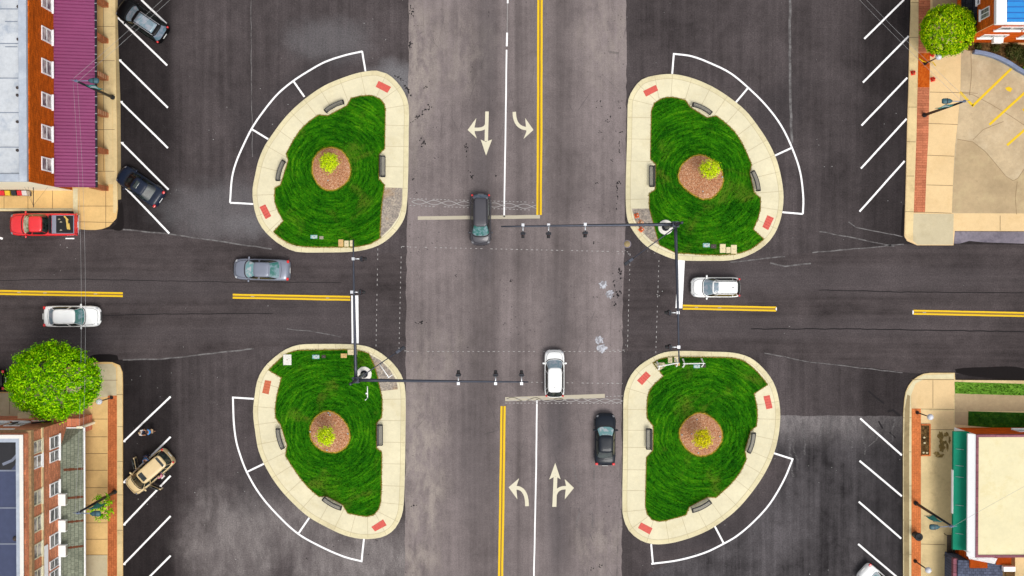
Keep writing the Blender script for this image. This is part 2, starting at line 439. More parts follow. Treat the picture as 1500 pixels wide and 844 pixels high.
def grass_mat(name, cx, cy):
    m = Mat(name); ring = ring_field(m, cx, cy)
    fine = m.noise(m.pos(), 6.0, 4, .75); big = m.noise(m.pos(), .45, 4, .6)
    f = m.math('ADD', m.math('MULTIPLY', ring, .40), m.math('ADD', m.math('MULTIPLY', fine, .55), m.math('MULTIPLY', m.math('SUBTRACT', big, .5), .5)))
    c = m.ramp(f, GREEN)
    dry = m.mr(m.noise(m.pos(), .33, 4, .6, .6), .52, .72, 0, .6)
    c = m.mix(dry, c, (0.10, 0.135, 0.012))
    M[name] = m.end(c, .9, spec=.05, normal=m.bump(f, .6, .05))
    m = Mat(name+'_blade'); ring = ring_field(m, cx, cy); big = m.noise(m.pos(), .45, 4, .6)
    f = m.math('ADD', m.math('MULTIPLY', ring, .50), m.math('ADD', m.math('MULTIPLY', m.rnd(), .46), m.math('MULTIPLY', m.math('SUBTRACT', big, .5), .6)))
    M[name+'_blade'] = m.end(m.ramp(f, GREEN), .8, spec=.05)
def blade_mat(name, lo, hi):
    m = Mat(name); r = m.rnd(); n = m.noise(m.pos(), .5, 3)
    f = m.math('ADD', m.math('MULTIPLY', r, .75), m.math('MULTIPLY', m.math('SUBTRACT', n, .4), .9))
    M[name] = m.end(m.ramp(f, [(0, lo), (.6, tuple((a+b)/2.4 for a, b in zip(lo, hi))), (1, hi)]), .8, spec=.05)
blade_mat('grass_blade', (0.004, 0.04, 0.001), (0.10, 0.26, 0.008))
blade_mat('edge_blade', (0.10, 0.12, 0.006), (0.42, 0.30, 0.04))
def flat_grass(name, a, b, d):
    m = Mat(name); n = m.noise(m.pos(), 2.2, 6, .75)
    M[name] = m.end(m.ramp(n, [(.3, a), (.52, b), (.72, d)]), .9, spec=.1, normal=m.bump(n, .6, .06))
m = Mat('edge_soil'); n = m.noise(m.pos(), 6, 4, .7)
M['edge_soil'] = m.end(m.ramp(n, [(.35, (0.05, 0.06, 0.006)), (.5, (0.17, 0.11, 0.02)), (.7, (0.30, 0.2, 0.06))]), .95, spec=.05)
m = Mat('straw'); n = m.noise(m.pos(), 7, 4, .75)
M['straw'] = m.end(m.ramp(n, [(.35, (0.08, 0.09, 0.006)), (.5, (0.30, 0.20, 0.02)), (.68, (0.45, 0.28, 0.05))]), .95, spec=.05)
flat_grass('bright_grass', (0.05, 0.12, 0.01), (0.10, 0.24, 0.02), (0.2, 0.32, 0.04))
flat_grass('dark_grass', (0.006, 0.03, 0.003), (0.02, 0.085, 0.006), (0.08, 0.15, 0.015))

m = Mat('mulch'); n = m.noise(m.pos(), 9, 4, .8); v = m.vor(m.pos(), 19, out='Color'); b = m.noise(m.pos(), .9, 3)
vx = m.sep(v)[0]
f = m.math('ADD', m.math('MULTIPLY', n, .6), m.math('ADD', m.math('MULTIPLY', vx, .35), m.math('MULTIPLY', b, .2)))
M['mulch'] = m.end(m.ramp(f, [(.28, alb(126, 70, 46)), (.45, alb(184, 122, 84)), (.62, alb(208, 150, 110)), (.85, alb(240, 204, 172))]), .95, spec=.1, normal=m.bump(f, .9, .05))
m = Mat('gravel'); v = m.sep(m.vor(m.pos(), 9, out='Color'))[0]; n = m.noise(m.pos(), 1.3, 4, .7); n3 = m.noise(m.pos(), .6, 3)
f = m.math('ADD', m.math('MULTIPLY', v, .55), m.math('MULTIPLY', n, .5))
c = m.ramp(f, [(.2, alb(142, 134, 126)), (.5, alb(172, 160, 148)), (.8, alb(198, 184, 166))])
c = m.mix(m.mr(n3, .5, .68, 0, .55), c, alb(190, 148, 92))
M['gravel'] = m.end(c, .95, spec=.05, normal=m.bump(f, .8, .04))
m = Mat('soil'); n = m.noise(m.pos(), 4, 6, .8)
M['soil'] = m.end(m.ramp(n, [(.3, (0.012, 0.008, 0.004)), (.5, (0.065, 0.036, 0.012)), (.72, (0.24, 0.15, 0.06))]), .95, spec=.1, normal=m.bump(n, .8, .08))
m = Mat('orange_soil'); n = m.noise(m.pos(), 5, 6, .8)
M['orange_soil'] = m.end(m.ramp(n, [(.3, alb(150, 62, 15)), (.5, alb(205, 92, 22)), (.64, alb(222, 118, 40)), (.74, alb(238, 190, 140))]), .95, spec=.1)

def brickwork(name, col, axis, mort=None, bw=.42, bh=.15, var=.28):
    m = Mat(name); x, y, z = m.sep(m.pos())
    v = {'x': m.comb(x, z), 'y': m.comb(y, z), 'z': m.comb(y, x), 'zx': m.comb(x, y)}[axis]
    c, f = m.brick(v, mul(col, 1+var), mul(col, 1-var), mort or mul(col, .5), bw, bh, .014)
    n = m.noise(m.pos(), .8, 5, .65); g = m.mr(n, .3, .7, .82, 1.16, False)
    c = m.mix(1.0, c, m.comb(g, g, g), 'MULTIPLY')
    c = speck(m, c, .25, 9)
    M[name] = m.end(c, .85, spec=.1, normal=m.bump(f, -.3, .02))
brickwork('brick_orange_y', alb(220, 104, 20), 'y')
brickwork('brick_orange_x', alb(226, 100, 22), 'x')
brickwork('brick_salmon_y', alb(240, 150, 108), 'y', alb(190, 150, 120))
brickwork('brick_salmon_x', alb(236, 146, 108), 'x', alb(180, 140, 115))
brickwork('brick_vivid_y', alb(246, 116, 32), 'y')
brickwork('brick_vivid_x', alb(240, 104, 22), 'x')
brickwork('brick_pier', alb(196, 110, 66), 'x', alb(220, 170, 130), .3, .2)
brickwork('paving_red', alb(204, 118, 70), 'z', alb(170, 92, 52), .4, .2, .16)
brickwork('paving_striped', alb(208, 128, 92), 'zx', alb(160, 84, 60), 1.1, .22, .14)
brickwork('paving_orange', alb(226, 132, 76), 'z', alb(200, 108, 60), .4, .2, .10)
brickwork('shingle_grey', alb(142, 146, 126), 'z', alb(92, 96, 84), .36, .24, .14)
brickwork('shingle_black', alb(52, 54, 62), 'z', alb(18, 18, 20), .4, .3, .3)
brickwork('shingle_slate', alb(92, 98, 118), 'zx', alb(50, 54, 66), .34, .24, .22)
brickwork('coping_purple', alb(150, 96, 108), 'z', alb(70, 40, 50), .7, 3.0, .15)

plain('tactile_red', alb(228, 98, 84), .7, var=.1, scale=6)
plain('tactile_orange', alb(214, 112, 74), .7, var=.1, scale=6)
plain('purple_metal', alb(152, 66, 116), .45, .2, .08, .4, .5)
plain('white_frame', (.8, .8, .79), .5, 0, .05)
plain('cream_frame', alb(248, 240, 205), .5, 0, .05)
m = Mat('window_glass'); n = m.noise(m.pos(), 1.6, 3)
M['window_glass'] = m.end(m.mix(m.mr(n, .35, .65), alb(70, 72, 80), alb(190, 186, 178)), .08, spec=.6)
m = Mat('window_pale'); n = m.noise(m.pos(), 1.6, 3)
M['window_pale'] = m.end(m.mix(m.mr(n, .35, .65), alb(120, 116, 116), alb(232, 224, 214)), .1, spec=.5)
m = Mat('window_grey'); n = m.noise(m.pos(), 1.6, 3)
M['window_grey'] = m.end(m.mix(m.mr(n, .35, .65), alb(96, 96, 100), alb(170, 168, 166)), .1, spec=.5)
plain('dark_metal', (.02, .022, .028), .45, .5, .1)
plain('mast_metal', (.05, .055, .072), .4, .6, .12)
plain('silver_metal', (.55, .56, .58), .35, .7, .08)
plain('lamp_teal', alb(58, 98, 108), .5, .1, .1)
plain('banner_teal', alb(40, 160, 150), .8, 0, .1)
plain('banner_white', alb(200, 210, 215), .8, 0, .1)
plain('globe_white', alb(232, 234, 240), .3, 0, .03)
plain('black_rubber', (.012, .012, .013), .75, 0, .2)
plain('dark_interior', (.006, .006, .007), .8, 0, .2)
plain('chrome', (.6, .6, .62), .18, .95, .03)
plain('red_lens', (.55, .012, .012), .2, 0, .05, coat=.5)
plain('roof_line', alb(132, 142, 158), .8)
plain('dark_lens', (.16, .16, .17), .15, 0, .05, coat=.4)
plain('clear_lens', (.42, .43, .45), .12, 0, .03, coat=.6)
plain('plate', (.6, .6, .58), .5)
plain('bench_slat', alb(142, 138, 128), .6, .1, .14, 8)
plain('bench_frame', (.035, .034, .036), .5, .3, .1)
plain('bench_black', (.02, .012, .008), .6, .1, .2)
plain('cone_orange', alb(255, 112, 40), .6, 0, .08)
plain('cone_red', alb(255, 52, 24), .6, 0, .08)
plain('cone_white', alb(246, 226, 200), .6, 0, .05)
plain('plastic_white', (.78, .77, .74), .5, 0, .05)
plain('box_cream', alb(242, 224, 178), .7, 0, .06, 4)
plain('box_tan', alb(228, 186, 120), .7, 0, .08, 4)
m = Mat('cover_speckled'); v = m.sep(m.vor(m.obj(), 9, out='Color'))[0]
M['cover_speckled'] = m.end(m.mix(m.math('GREATER_THAN', v, .6), alb(196, 206, 206), alb(110, 182, 176)), .7)
plain('cover_grey', alb(172, 162, 140), .7, 0, .15, 4)
plain('cover_dark', alb(72, 60, 56), .7, 0, .2, 4)
plain('wire_grey', (.30, .30, .30), .6, .1, .3, .8)
plain('steel_blue', alb(132, 148, 178), .6, .1, .18, 2)
plain('green_canvas', alb(8, 146, 112), .75, 0, .10, .8, .2)
plain('blue_roof', alb(12, 146, 226), .5, 0, .06)
plain('blue_seam', alb(20, 96, 190), .5, 0, .06)
plain('rust', alb(110, 58, 28), .9, 0, .3, 6)
plain('roof_tar', alb(40, 40, 44), .8, 0, .25, 1.0)
plain('roof_blue', alb(68, 76, 106), .8, 0, .10, 2.0)
plain('roof_seam', alb(128, 134, 150), .8, 0, .1)
plain('stone_cornice', alb(176, 142, 100), .9, 0, .3, 5)
plain('trim_beige', alb(240, 214, 160), .8, 0, .1)
plain('news_blue', alb(20, 100, 190), .4); plain('news_red', alb(226, 26, 36), .4)
plain('news_yellow', alb(236, 196, 40), .4); plain('news_black', alb(30, 30, 34), .4); plain('news_white', alb(222, 214, 208), .4)
plain('skin', alb(206, 146, 112), .6, 0, .05); plain('skin_light', alb(226, 172, 140), .6, 0, .05)
plain('hair_brown', alb(70, 44, 26), .7); plain('hair_blond', alb(196, 168, 128), .7)
plain('shirt_white', alb(232, 226, 220), .8); plain('shirt_blue', alb(50, 165, 250), .8); plain('shirt_pink', alb(226, 130, 165), .8)
plain('shirt_navy', alb(66, 110, 160), .8); plain('denim', alb(36, 46, 76), .8); plain('shorts_tan', alb(190, 160, 125), .8); plain('shoe', (.02, .02, .02), .7)
plain('bark', (.11, .075, .045), .9, 0, .3, 8, bump=.5)
plain('timber', alb(226, 190, 96), .7, 0, .1)
plain('cabin_liner', alb(150, 150, 168), .5, 0, .05)
def leaf(name, stops, tr=0.0):
    m = Mat(name); r = m.rnd(); n = m.noise(m.obj(), .9, 3)
    f = m.math('ADD', m.math('MULTIPLY', r, .7), m.math('MULTIPLY', n, .4))
    M[name] = m.end(m.ramp(f, stops), .9, spec=.0)
leaf('leaf_green', [(.1, (0.012, 0.085, 0.0005)), (.45, (0.078, 0.29, 0.001)), (.85, (0.33, 0.60, 0.006))])
leaf('leaf_olive', [(.1, (0.016, 0.08, 0.0005)), (.45, (0.105, 0.28, 0.001)), (.85, (0.46, 0.60, 0.008))])
leaf('leaf_lime', [(.1, (0.26, 0.40, 0.004)), (.5, (0.46, 0.62, 0.006)), (.9, (0.62, 0.70, 0.02))])
leaf('leaf_yellow', [(.1, (0.36, 0.36, 0.004)), (.5, (0.55, 0.5, 0.006)), (.9, (0.72, 0.6, 0.02))])
leaf('leaf_dark', [(.1, (0.012, 0.02, 0.004)), (.5, (0.035, 0.04, 0.01)), (.9, (0.09, 0.085, 0.03))])

def car_paint(name, col, rough=.25, metal=.0, coat=.8, spec=.5):
    m = Mat(name); n = m.noise(m.obj(), 1.2, 3)
    f = m.mr(n, .3, .7, .96, 1.04, False)
    M[name] = m.end(m.mix(1.0, col, m.comb(f, f, f), 'MULTIPLY'), rough, metal, spec=spec, coat=coat)
car_paint('paint_black', (.003, .003, .0035), .3, .0, .08, .12); car_paint('paint_navy', (.010, .015, .03), .3, 0, .12, .15)
car_paint('paint_ink', (.008, .011, .017), .3, 0, .12, .15); car_paint('paint_red', (.60, .012, .016))
car_paint('paint_white', (.78, .78, .76)); car_paint('paint_silver', (.17, .185, .23), .3, .2, .4, .3)
car_paint('paint_gold', alb(240, 212, 158), .35, .0, .5); car_paint('paint_grey', (.055, .052, .06), .3, .1, .2, .25)
def glass(name, a, b, rough=.06):  # pale tints carry the sky's reflection painted into the base colour
    m = Mat(name); n = m.noise(m.obj(), 2.4, 3, .6, .4)
    M[name] = m.end(m.mix(m.mr(n, .4, .62), a, b), rough, spec=.8)
glass('glass_pale', alb(120, 170, 172), alb(196, 204, 208)); glass('glass_teal', alb(36, 112, 102), alb(118, 148, 156))
glass('glass_dark', (.006, .008, .008), (.02, .03, .026)); glass('glass_grey', alb(124, 150, 162), alb(164, 170, 180))
glass('glass_smoke', alb(96, 126, 140), alb(140, 148, 164)); glass('glass_moss', alb(130, 140, 98), alb(214, 214, 190))
# ================================================================= SETTING
Z_ROAD, Z_MAIN, Z_PATCH, Z_MARK = 0.004, 0.008, 0.012, 0.017
b = B(); g = 1500; n = 24
b.sheet([(-g, -g), (g, -g), (g, g), (-g, g)], 0.0)
struct('ground', b, 'parking_asphalt')

def wob(pts, amp=.06, step=.5):
    out = []
    for p, q in zip(pts, pts[1:]):
        p, q = Vector(p), Vector(q); k = max(1, int((q-p).length/step)); d = (q-p).normalized(); nrm = Vector((-d.y, d.x))
        for i in range(k):
            a = p.lerp(q, i/k)+nrm*random.uniform(-amp, amp); out.append((a.x, a.y))
    out.append(tuple(pts[-1][:2])); return out
# main road
lft = PL([(598, -900), (598.5, 0), (598, 160), (597, 300), (595, 420), (594, 560), (593, 800), (590, 1800)])
rgt = PL([(917, -900), (918, 0), (917.5, 110), (916, 330), (913, 420), (911, 520), (911, 700), (909, 1800)])
lf = wob(lft); rf = wob(rgt)
b = B(); b.sheet(lf+rf[::-1], Z_MAIN); struct('main_road', b, 'main_asphalt')
# side roads (butt under the main road's edge)
ls = PL([(600, 372), (480, 369), (400, 365), (330, 355), (250, 343), (180, 336), (116, 337), (115, 309), (-900, 309), (-900, 575), (20, 575), (60, 560), (100, 533), (178, 527), (240, 526), (290, 520), (380, 510), (440, 505), (597, 504)])
b = B(); b.sheet(ls, Z_ROAD); struct('side_road', b, 'side_asphalt')
rs = PL([(914, 378), (990, 382), (1080, 382), (1190, 370), (1325, 358), (1400, 358), (2400, 362), (2400, 560), (1398, 548), (1340, 547), (1322, 545), (1250, 535), (1190, 530), (1100, 514), (909, 516)])
b = B(); b.sheet(rs, Z_ROAD); struct('side_road', b, 'side_asphalt')
# worn parking lot, lower right
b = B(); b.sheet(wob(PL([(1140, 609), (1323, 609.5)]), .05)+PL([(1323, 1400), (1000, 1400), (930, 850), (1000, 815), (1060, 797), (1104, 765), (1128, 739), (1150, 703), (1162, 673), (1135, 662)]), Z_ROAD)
struct('parking_ground', b, 'worn_asphalt')

# pale chalky seams and tar lines
def seam(pts, w, mat, z=Z_PATCH, name='road_strip'):
    bb = B(); bb.strip(wob(PL(pts), .03, .6), w, z); struct(name, bb, mat)
for pts, w in (([(180, 336), (250, 343), (330, 355), (398, 365)], .12), ([(180, 527), (240, 526), (290, 520), (372, 511)], .12),
               ([(1190, 370), (1260, 364), (1324, 358)], .10), ([(1120, 517), (1190, 531), (1322, 546)], .08), ([(1243, 325), (1254, 333), (1290, 340), (1322, 347)], .08),
               ([(1200, 339), (1262, 351), (1310, 361)], .10), ([(420, 482), (462, 486), (500, 494)], .07), ([(368, 0), (368, 90), (370, 230)], .06), ([(1157, 0), (1157, 120), (1160, 210)], .22),
               ([(1070, 384), (1120, 379), (1150, 376)], .1), ([(1128, 385), (1150, 390), (1188, 386)], .12)):
    seam(pts, w, 'seam_dust')
for pts, w in (([(0, 411), (120, 409), (300, 413), (500, 414)], .05), ([(150, 462), (240, 460), (400, 459)], .06), ([(1200, 425), (1330, 428), (1500, 429)], .07), ([(1100, 482), (1250, 482), (1500, 486)], .09),
               ([(1272, 573), (1283, 582), (1295, 591)], .16), ([(1300, 603), (1308, 601), (1318, 609)], .2), ([(1287, 617), (1293, 628)], .14), ([(1303, 633), (1312, 642)], .12)):
    seam(pts, w, 'sealant')
# tar patch on the left edge of the main road and paired sealant spots
b = B()
def blot1(px, py, rx, ry, rot=0, k=10):
    c = P(px, py); pts = []
    for i in range(k):
        a = 2*math.pi*i/k; r = random.uniform(.55, 1.2)
        x, y = rx/SC*r*math.cos(a), ry/SC*r*math.sin(a); t = R(rot)
        pts.append((c.x+x*math.cos(t)-y*math.sin(t), c.y+x*math.sin(t)+y*math.cos(t)))
    b.sheet(pts, Z_PATCH+random.random()*.003)
def blot(px, py, rx, ry, rot=0, k=10):
    t = R(rot); n = max(2, min(26, int(rx*ry*.55)))
    for i in range(n):
        u, v = random.gauss(0, .5)*rx, random.gauss(0, .5)*ry
        blot1(px+u*math.cos(t)+v*math.sin(t), py-u*math.sin(t)+v*math.cos(t), min(rx, 3.2)*random.uniform(.2, .55), min(ry, 3.2)*random.uniform(.2, .55), rot+random.uniform(-20, 20), 8)
for a in ((622, 162, 9, 2.6, 38), (612, 172, 9, 2.4, 40), (605, 178, 5, 1.6, 35), (624, 128, 4, 2, 25), (630, 119, 4, 1.2, 0), (603, 17, 3, 8, 0), (601, 65, 3, 6, 0), (612, 38, 13, .9, 0),
          (640, 187, 2.4, 1.6, 0), (635, 187, 2, 1.6, 0), (641, 231, 2.2, 1.6, 0), (636, 231, 2, 1.6, 0), (683, 218, 3, 8, 5), (620, 208, 3, 7, 0), (605, 263, 3, 2.5, 0), (611, 283, 3, 2, 0), (690, 257, 3, 5, 10), (686, 251, 2, 2, 0), (726, 258, 2, 4, 0),
          (874, 149, 2.3, 2, 0), (880, 149, 2.3, 2, 0), (873, 157, 2, 1.6, 0), (881, 157, 2, 1.6, 0), (906, 149, 2.2, 2, 0), (912, 149, 2.2, 2, 0), (908, 158, 3, 2, 0), (890, 179, 4.5, 2, -25), (893, 170, 2.5, 4, -20), (879, 193, 5, 1.6, 0), (909, 194, 5, 2, 0), (883, 203, 2, 1.2, 0), (875, 268, 5, 2, 0), (906, 268, 4, 3, 0), (895, 235, 4, 2, -20), (904, 280, 1.6, 22, 0), (907, 215, 1.4, 14, 0),
          (870, 356, 2, 4, 0), (877, 355, 2, 1.3, 0), (903, 430, 7, 20, 6), (908, 400, 3, 10, 0), (875, 436, 1.8, 1.8, 0), (870, 436, 1.8, 1.8, 0), (748, 411, 3, 2.5, 0), (732, 410, 2, 1.6, 0), (667, 404, 3, 2, 0), (617, 472, 10, 2, 10), (685, 509, 2.4, 1.4, 30), (627, 665, 2, 1.4, 0), (635, 664, 2, 1.4, 0), (605, 667, 1.8, 1.4, 0), (606, 740, 4, 2, 15),
          (867, 833, 2, 4, -20), (880, 828, 3, 3, 30), (716, 20, 1, 8, 0), (691, 102, 1.2, 6, 0), (453, 803, 2.4, 2, 0), (488, 800, 2.2, 2, 0), (519, 807, 2.2, 2, 0), (540, 812, 2.2, 2, 0), (553, 792, 2.2, 2, 0), (478, 797, 2.2, 2, 0), (450, 818, 2.2, 2, 0), (369, 327, 2.4, 1.4, 30), (347, 313, 2, 1.2, 0), (1032, 813, 3, 2.4, 0), (597, 130, 3, 10, 30), (586, 115, 10, 2, -28)):
    blot(*a)
struct('road_surface', b, 'sealant')
# pale utility-locate rings and patches on the main road
b = B()
for (x, y, r) in ((884, 418, 7), (893, 431, 7), (878, 498, 7), (882, 511, 7.5)):
    blot1(x, y, r, r, 0, 18); blot1(x+random.uniform(-2, 2), y+random.uniform(-2, 2), r*.7, r*.7, 0, 15)
m = Mat('pale_patch'); nn = m.noise(m.pos(), 2.5, 6, .8)
M['pale_patch'] = m.end(m.mix(m.mr(nn, .42, .58), (0.17, 0.16, 0.17), (0.44, 0.45, 0.49)), .9)
struct('road_surface', b, 'pale_patch')

for pts in ([(173.5, 300), (178.5, 296), (181, 318), (180, 336), (170, 338), (163, 335), (171, 328)], [(132, 522), (150, 519), (172, 521), (174, 528), (160, 529), (134, 530)], [(1399, 541), (1440, 538), (1500, 540), (1500, 556), (1440, 553), (1400, 546)],
            [(1322.5, 300), (1325, 300), (1322.5, 345), (1320, 345)]):
    bb = B(); bb.sheet(spline(PL(pts), True, .3), Z_PATCH+.001); struct('road_strip', bb, 'gutter_dirt')
# ---------------------------------------------------------------- painted markings
def mark(pts, w_px, mat='white_paint', z=Z_MARK, name='road_marking', curve=False, parent=None):
    pp = spline(PL(pts), False, .4) if curve else wob(PL(pts), .008, 1.0)
    bb = B(); bb.strip(pp, w_px/SC, z); return struct(name, bb, mat)
arcs = {
 'A': ([(530.9, 75.4), (504.8, 81.3), (476.4, 90.8), (452.7, 103.8), (429, 119.2), (407.7, 137), (388.7, 159.5), (369.8, 186.8), (355.5, 215.2), (346, 237.7), (340, 260), (337, 297), (371, 299, 1)],
       [[(530.5, 75.4), (535.5, 105)], [(429.5, 118.5), (446, 142)], [(368.5, 189), (393, 204)]]),
 'B': ([(986, 79), (1013, 82.5), (1041.7, 93.2), (1070, 107.4), (1096, 128.7), (1122.2, 154.8), (1143.6, 183.2), (1160, 216.4), (1172, 252), (1176.7, 291), (1176, 313.6), (1146, 311, 1)],
       [[(987, 78), (984.5, 109.5)], [(1096, 128.7), (1078, 150)], [(1160, 216.4), (1133, 229)]]),
 'C': ([(341.3, 582.4), (341.8, 603), (342.8, 622), (346, 646), (352, 667), (361.5, 691.4), (379.2, 722), (403, 750.6), (436, 781.4), (471.7, 801.6), (504.8, 815.8), (529.7, 822.2)],
       [[(340, 582.4), (372, 584.3)], [(529.5, 823.5), (533.2, 789.5)], [(361.5, 691.4), (386.5, 679.5)], [(437, 782), (453, 758.5)]]),
 'D': ([(1161.3, 672), (1148.3, 703.2), (1127, 738.8), (1103.3, 764.9), (1079.6, 785), (1059.4, 796.8), (1032, 809.9), (994.3, 820.5), (954, 826)],
       [[(1132, 663.5), (1162, 673)], [(956.5, 826.5), (953.8, 797)], [(1060.4, 796.5), (1046.5, 770)]])}
for k, (arc, ticks) in arcs.items():
    if k in 'AB':
        arc, last = arc[:-1], arc[-1]; mark(arc, 2.6, curve=True); mark([arc[-1], last[:2]], 2.6, z=Z_MARK+.003)
    else: mark(arc, 2.6, curve=True)
    for t in ticks: mark(t, 2.6, z=Z_MARK+.003)
for a in ([(207, 0), (244, 35)], [(173, 26), (245, 96)], [(175, 88), (246, 158)], [(177, 149), (246, 217)], [(178, 209), (247, 278)], [(181, 272), (248, 342)], [(200, -50), (243, -16)],
          [(181, 647), (250, 581)], [(181, 707), (250, 640)], [(181, 769), (250, 697)], [(181, 827), (250, 756)], [(186, 878), (250, 814)],
          [(1324, 0), (1266, 57)], [(1331, 53), (1264, 121)], [(1329, 114), (1262, 184)], [(1328, 174), (1261, 247)], [(1325, 236), (1259, 310)],
          [(1260, 613), (1321, 667)], [(1259, 675), (1321, 727)], [(1258, 735), (1320, 789)], [(1257, 797), (1318, 849)]):
    mark(a, 2.7)
    if a[0][0] < 400 and a[0][1] > 20:
        mark([(a[0][0]-3, a[0][1]), (a[0][0]+3, a[0][1])], 1.6, z=Z_MARK+.003)
# centre lines
def double(pts, gap, w, mat='yellow_paint'):
    mark(pts, gap+w*.8, 'yellow_stain', Z_MARK-.003)
    mark([(p[0]+(gap/2 if abs(pts[0][0]-pts[-1][0]) < 40 else 0), p[1]+(0 if abs(pts[0][0]-pts[-1][0]) < 40 else gap/2)) for p in pts], w, mat)
    mark([(p[0]-(gap/2 if abs(pts[0][0]-pts[-1][0]) < 40 else 0), p[1]-(0 if abs(pts[0][0]-pts[-1][0]) < 40 else gap/2)) for p in pts], w, mat)
double([(-120, 427), (0, 428.5), (180, 431.8)], 4.6, 2.5)
double([(341, 434), (513, 437.2)], 4.6, 2.5)
double([(1000, 450), (1137, 452.8)], 4.8, 2.4)
double([(1338, 457.5), (1500, 460.8), (1620, 463)], 4.8, 2.4)
double([(791.3, -120), (791, 0), (790.5, 200), (789.6, 315)], 5.2, 2.9)
double([(737, 595), (735, 740), (733.2, 844), (731, 960)], 4.8, 2.9)
mark([(1337.5, 455), (1337.5, 460.5)], 1.8); mark([(1137, 450.4), (1137, 455)], 1.8)
for x, y in ((28, 428.5), (66, 429.2), (140, 430.7), (370, 434.5), (480, 436.6), (1020, 450.4), (1054, 451), (1354, 457.8)): mark([(x-2.5, y), (x+2.5, y)], 1.0, 'chalk', Z_MARK+.002)
mark([(744.2, -60), (743.7, 5)], 2.4); mark([(743.5, 5), (742.8, 48)], .7, 'chalk'); mark([(742.8, 48), (742.3, 68)], 2.6); mark([(742, 73), (741, 160), (738.5, 318)], 2.2)
mark([(786.5, 585), (785.2, 700), (782, 844), (780, 960)], 2.2)
mark([(612, 319.6), (791, 317.6)], 5.2, 'faded_white'); mark([(740, 584.8), (886, 580)], 6, 'faded_white')
mark([(519.7, 433), (520.4, 503)], 10.4); mark([(998.2, 381), (994.4, 451.5)], 10)
mark([(96, 349.5), (109, 349.5)], 1.8); mark([(0, 348.5), (4, 350)], 3)
# lane arrows
def poly_mark(parts):
    bb = B()
    for i, pts in enumerate(parts): bb.sheet(PL(pts), Z_MARK+.003*i)
    struct('road_marking', bb, 'worn_white')
def bend(p0, p1, p2, w, k=9):
    """curved shaft from p0 to p2 bulging at p1, as a polygon in px"""
    ctr = []
    for i in range(k+1):
        t = i/k; ctr.append(((1-t)**2*p0[0]+2*t*(1-t)*p1[0]+t*t*p2[0], (1-t)**2*p0[1]+2*t*(1-t)*p1[1]+t*t*p2[1]))
    L, Rr = [], []
    for i, c in enumerate(ctr):
        a, d = ctr[max(0, i-1)], ctr[min(k, i+1)]; v = Vector((d[0]-a[0], d[1]-a[1])).normalized()
        L.append((c[0]-v.y*w/2, c[1]+v.x*w/2)); Rr.append((c[0]+v.y*w/2, c[1]-v.x*w/2))
    return L+Rr[::-1]
poly_mark([[(710.8, 163.5), (716, 163.5), (714.8, 207), (709.8, 207)], bend((713, 181), (712, 191), (694, 189.5), 5), [(685, 190.5), (697.8, 173), (695, 187), (695.5, 195), (698.5, 203)], [(704.2, 204.5), (711.5, 208), (720.8, 204.3), (712, 228)]])
poly_mark([bend((753.3, 164), (753.5, 187), (771, 188.5), 5), [(781.5, 190.5), (769.2, 173), (770.5, 186), (771, 193), (767, 203.5)]])
poly_mark([bend((772, 741.5), (772, 714), (755, 714.5), 5.4), [(745, 713.8), (760.5, 700.5), (757, 711), (756.5, 717), (757.8, 731.5)]])
poly_mark([[(809, 742.5), (815, 742.5), (816.5, 698), (811, 698)], bend((812.4, 730), (813.5, 713.5), (830, 714.5), 5), [(840.8, 714.8), (827.2, 702), (829, 711), (828.5, 718), (827.2, 731.5)], [(813.3, 678), (804.5, 702.5), (813.5, 697.5), (821.2, 702.3)]])
# surveyors' dotted and braided lines where crossings will be
def dashed(x0, y0, x1, y1, dash=3.2, gap=4.2, w=.9):
    bb = B(); L = math.hypot(x1-x0, y1-y0); t = 0
    while t < L:
        if random.random() > .1:
            a = (x0+(x1-x0)*t/L, y0+(y1-y0)*t/L); e = min(L, t+dash*random.uniform(.6, 1.1)); q = (x0+(x1-x0)*e/L, y0+(y1-y0)*e/L)
            bb.strip(PL([a, q]), w/SC, Z_MARK)
        t += dash+gap
    struct('road_marking', bb, 'chalk')
dashed(600, 362, 920, 369); dashed(596, 515, 915, 515); dashed(778, 560, 912, 562); dashed(553.5, 364, 550.8, 511); dashed(588, 361, 584.5, 511); dashed(923, 372, 919, 513); dashed(965.5, 374, 960.5, 519)
dashed(589, 361, 600, 361.5); dashed(905, 372, 922, 372); dashed(585, 514, 597, 514); dashed(897, 513, 919, 513)
dashed(600, 291, 784, 296.5, 3, 2.6); dashed(600, 301, 784, 308, 3, 2.6); dashed(740, 590.5, 912, 591, 3, 2.6); dashed(888, 581, 912, 580, 3, 2.6); dashed(895, 561, 915, 562)
def braid(x0, y0, x1, y1, wl, amp):
    bb = B()
    for s in (-1, 1):
        pts = []; L = abs(x1-x0); k = int(L/1.5)
        for i in range(k+1):
            t = i/k; x = x0+(x1-x0)*t; pts.append((x, y0+(y1-y0)*t+s*amp*math.sin(2*math.pi*(x-x0)/wl)))
        bb.strip(PL(pts), .8/SC, Z_MARK+.001*(s+1))
    struct('road_marking', bb, 'chalk')
braid(603, 295.5, 786, 303, 44, 3.2); braid(742, 584.5, 912, 587.5, 34, 2.6)
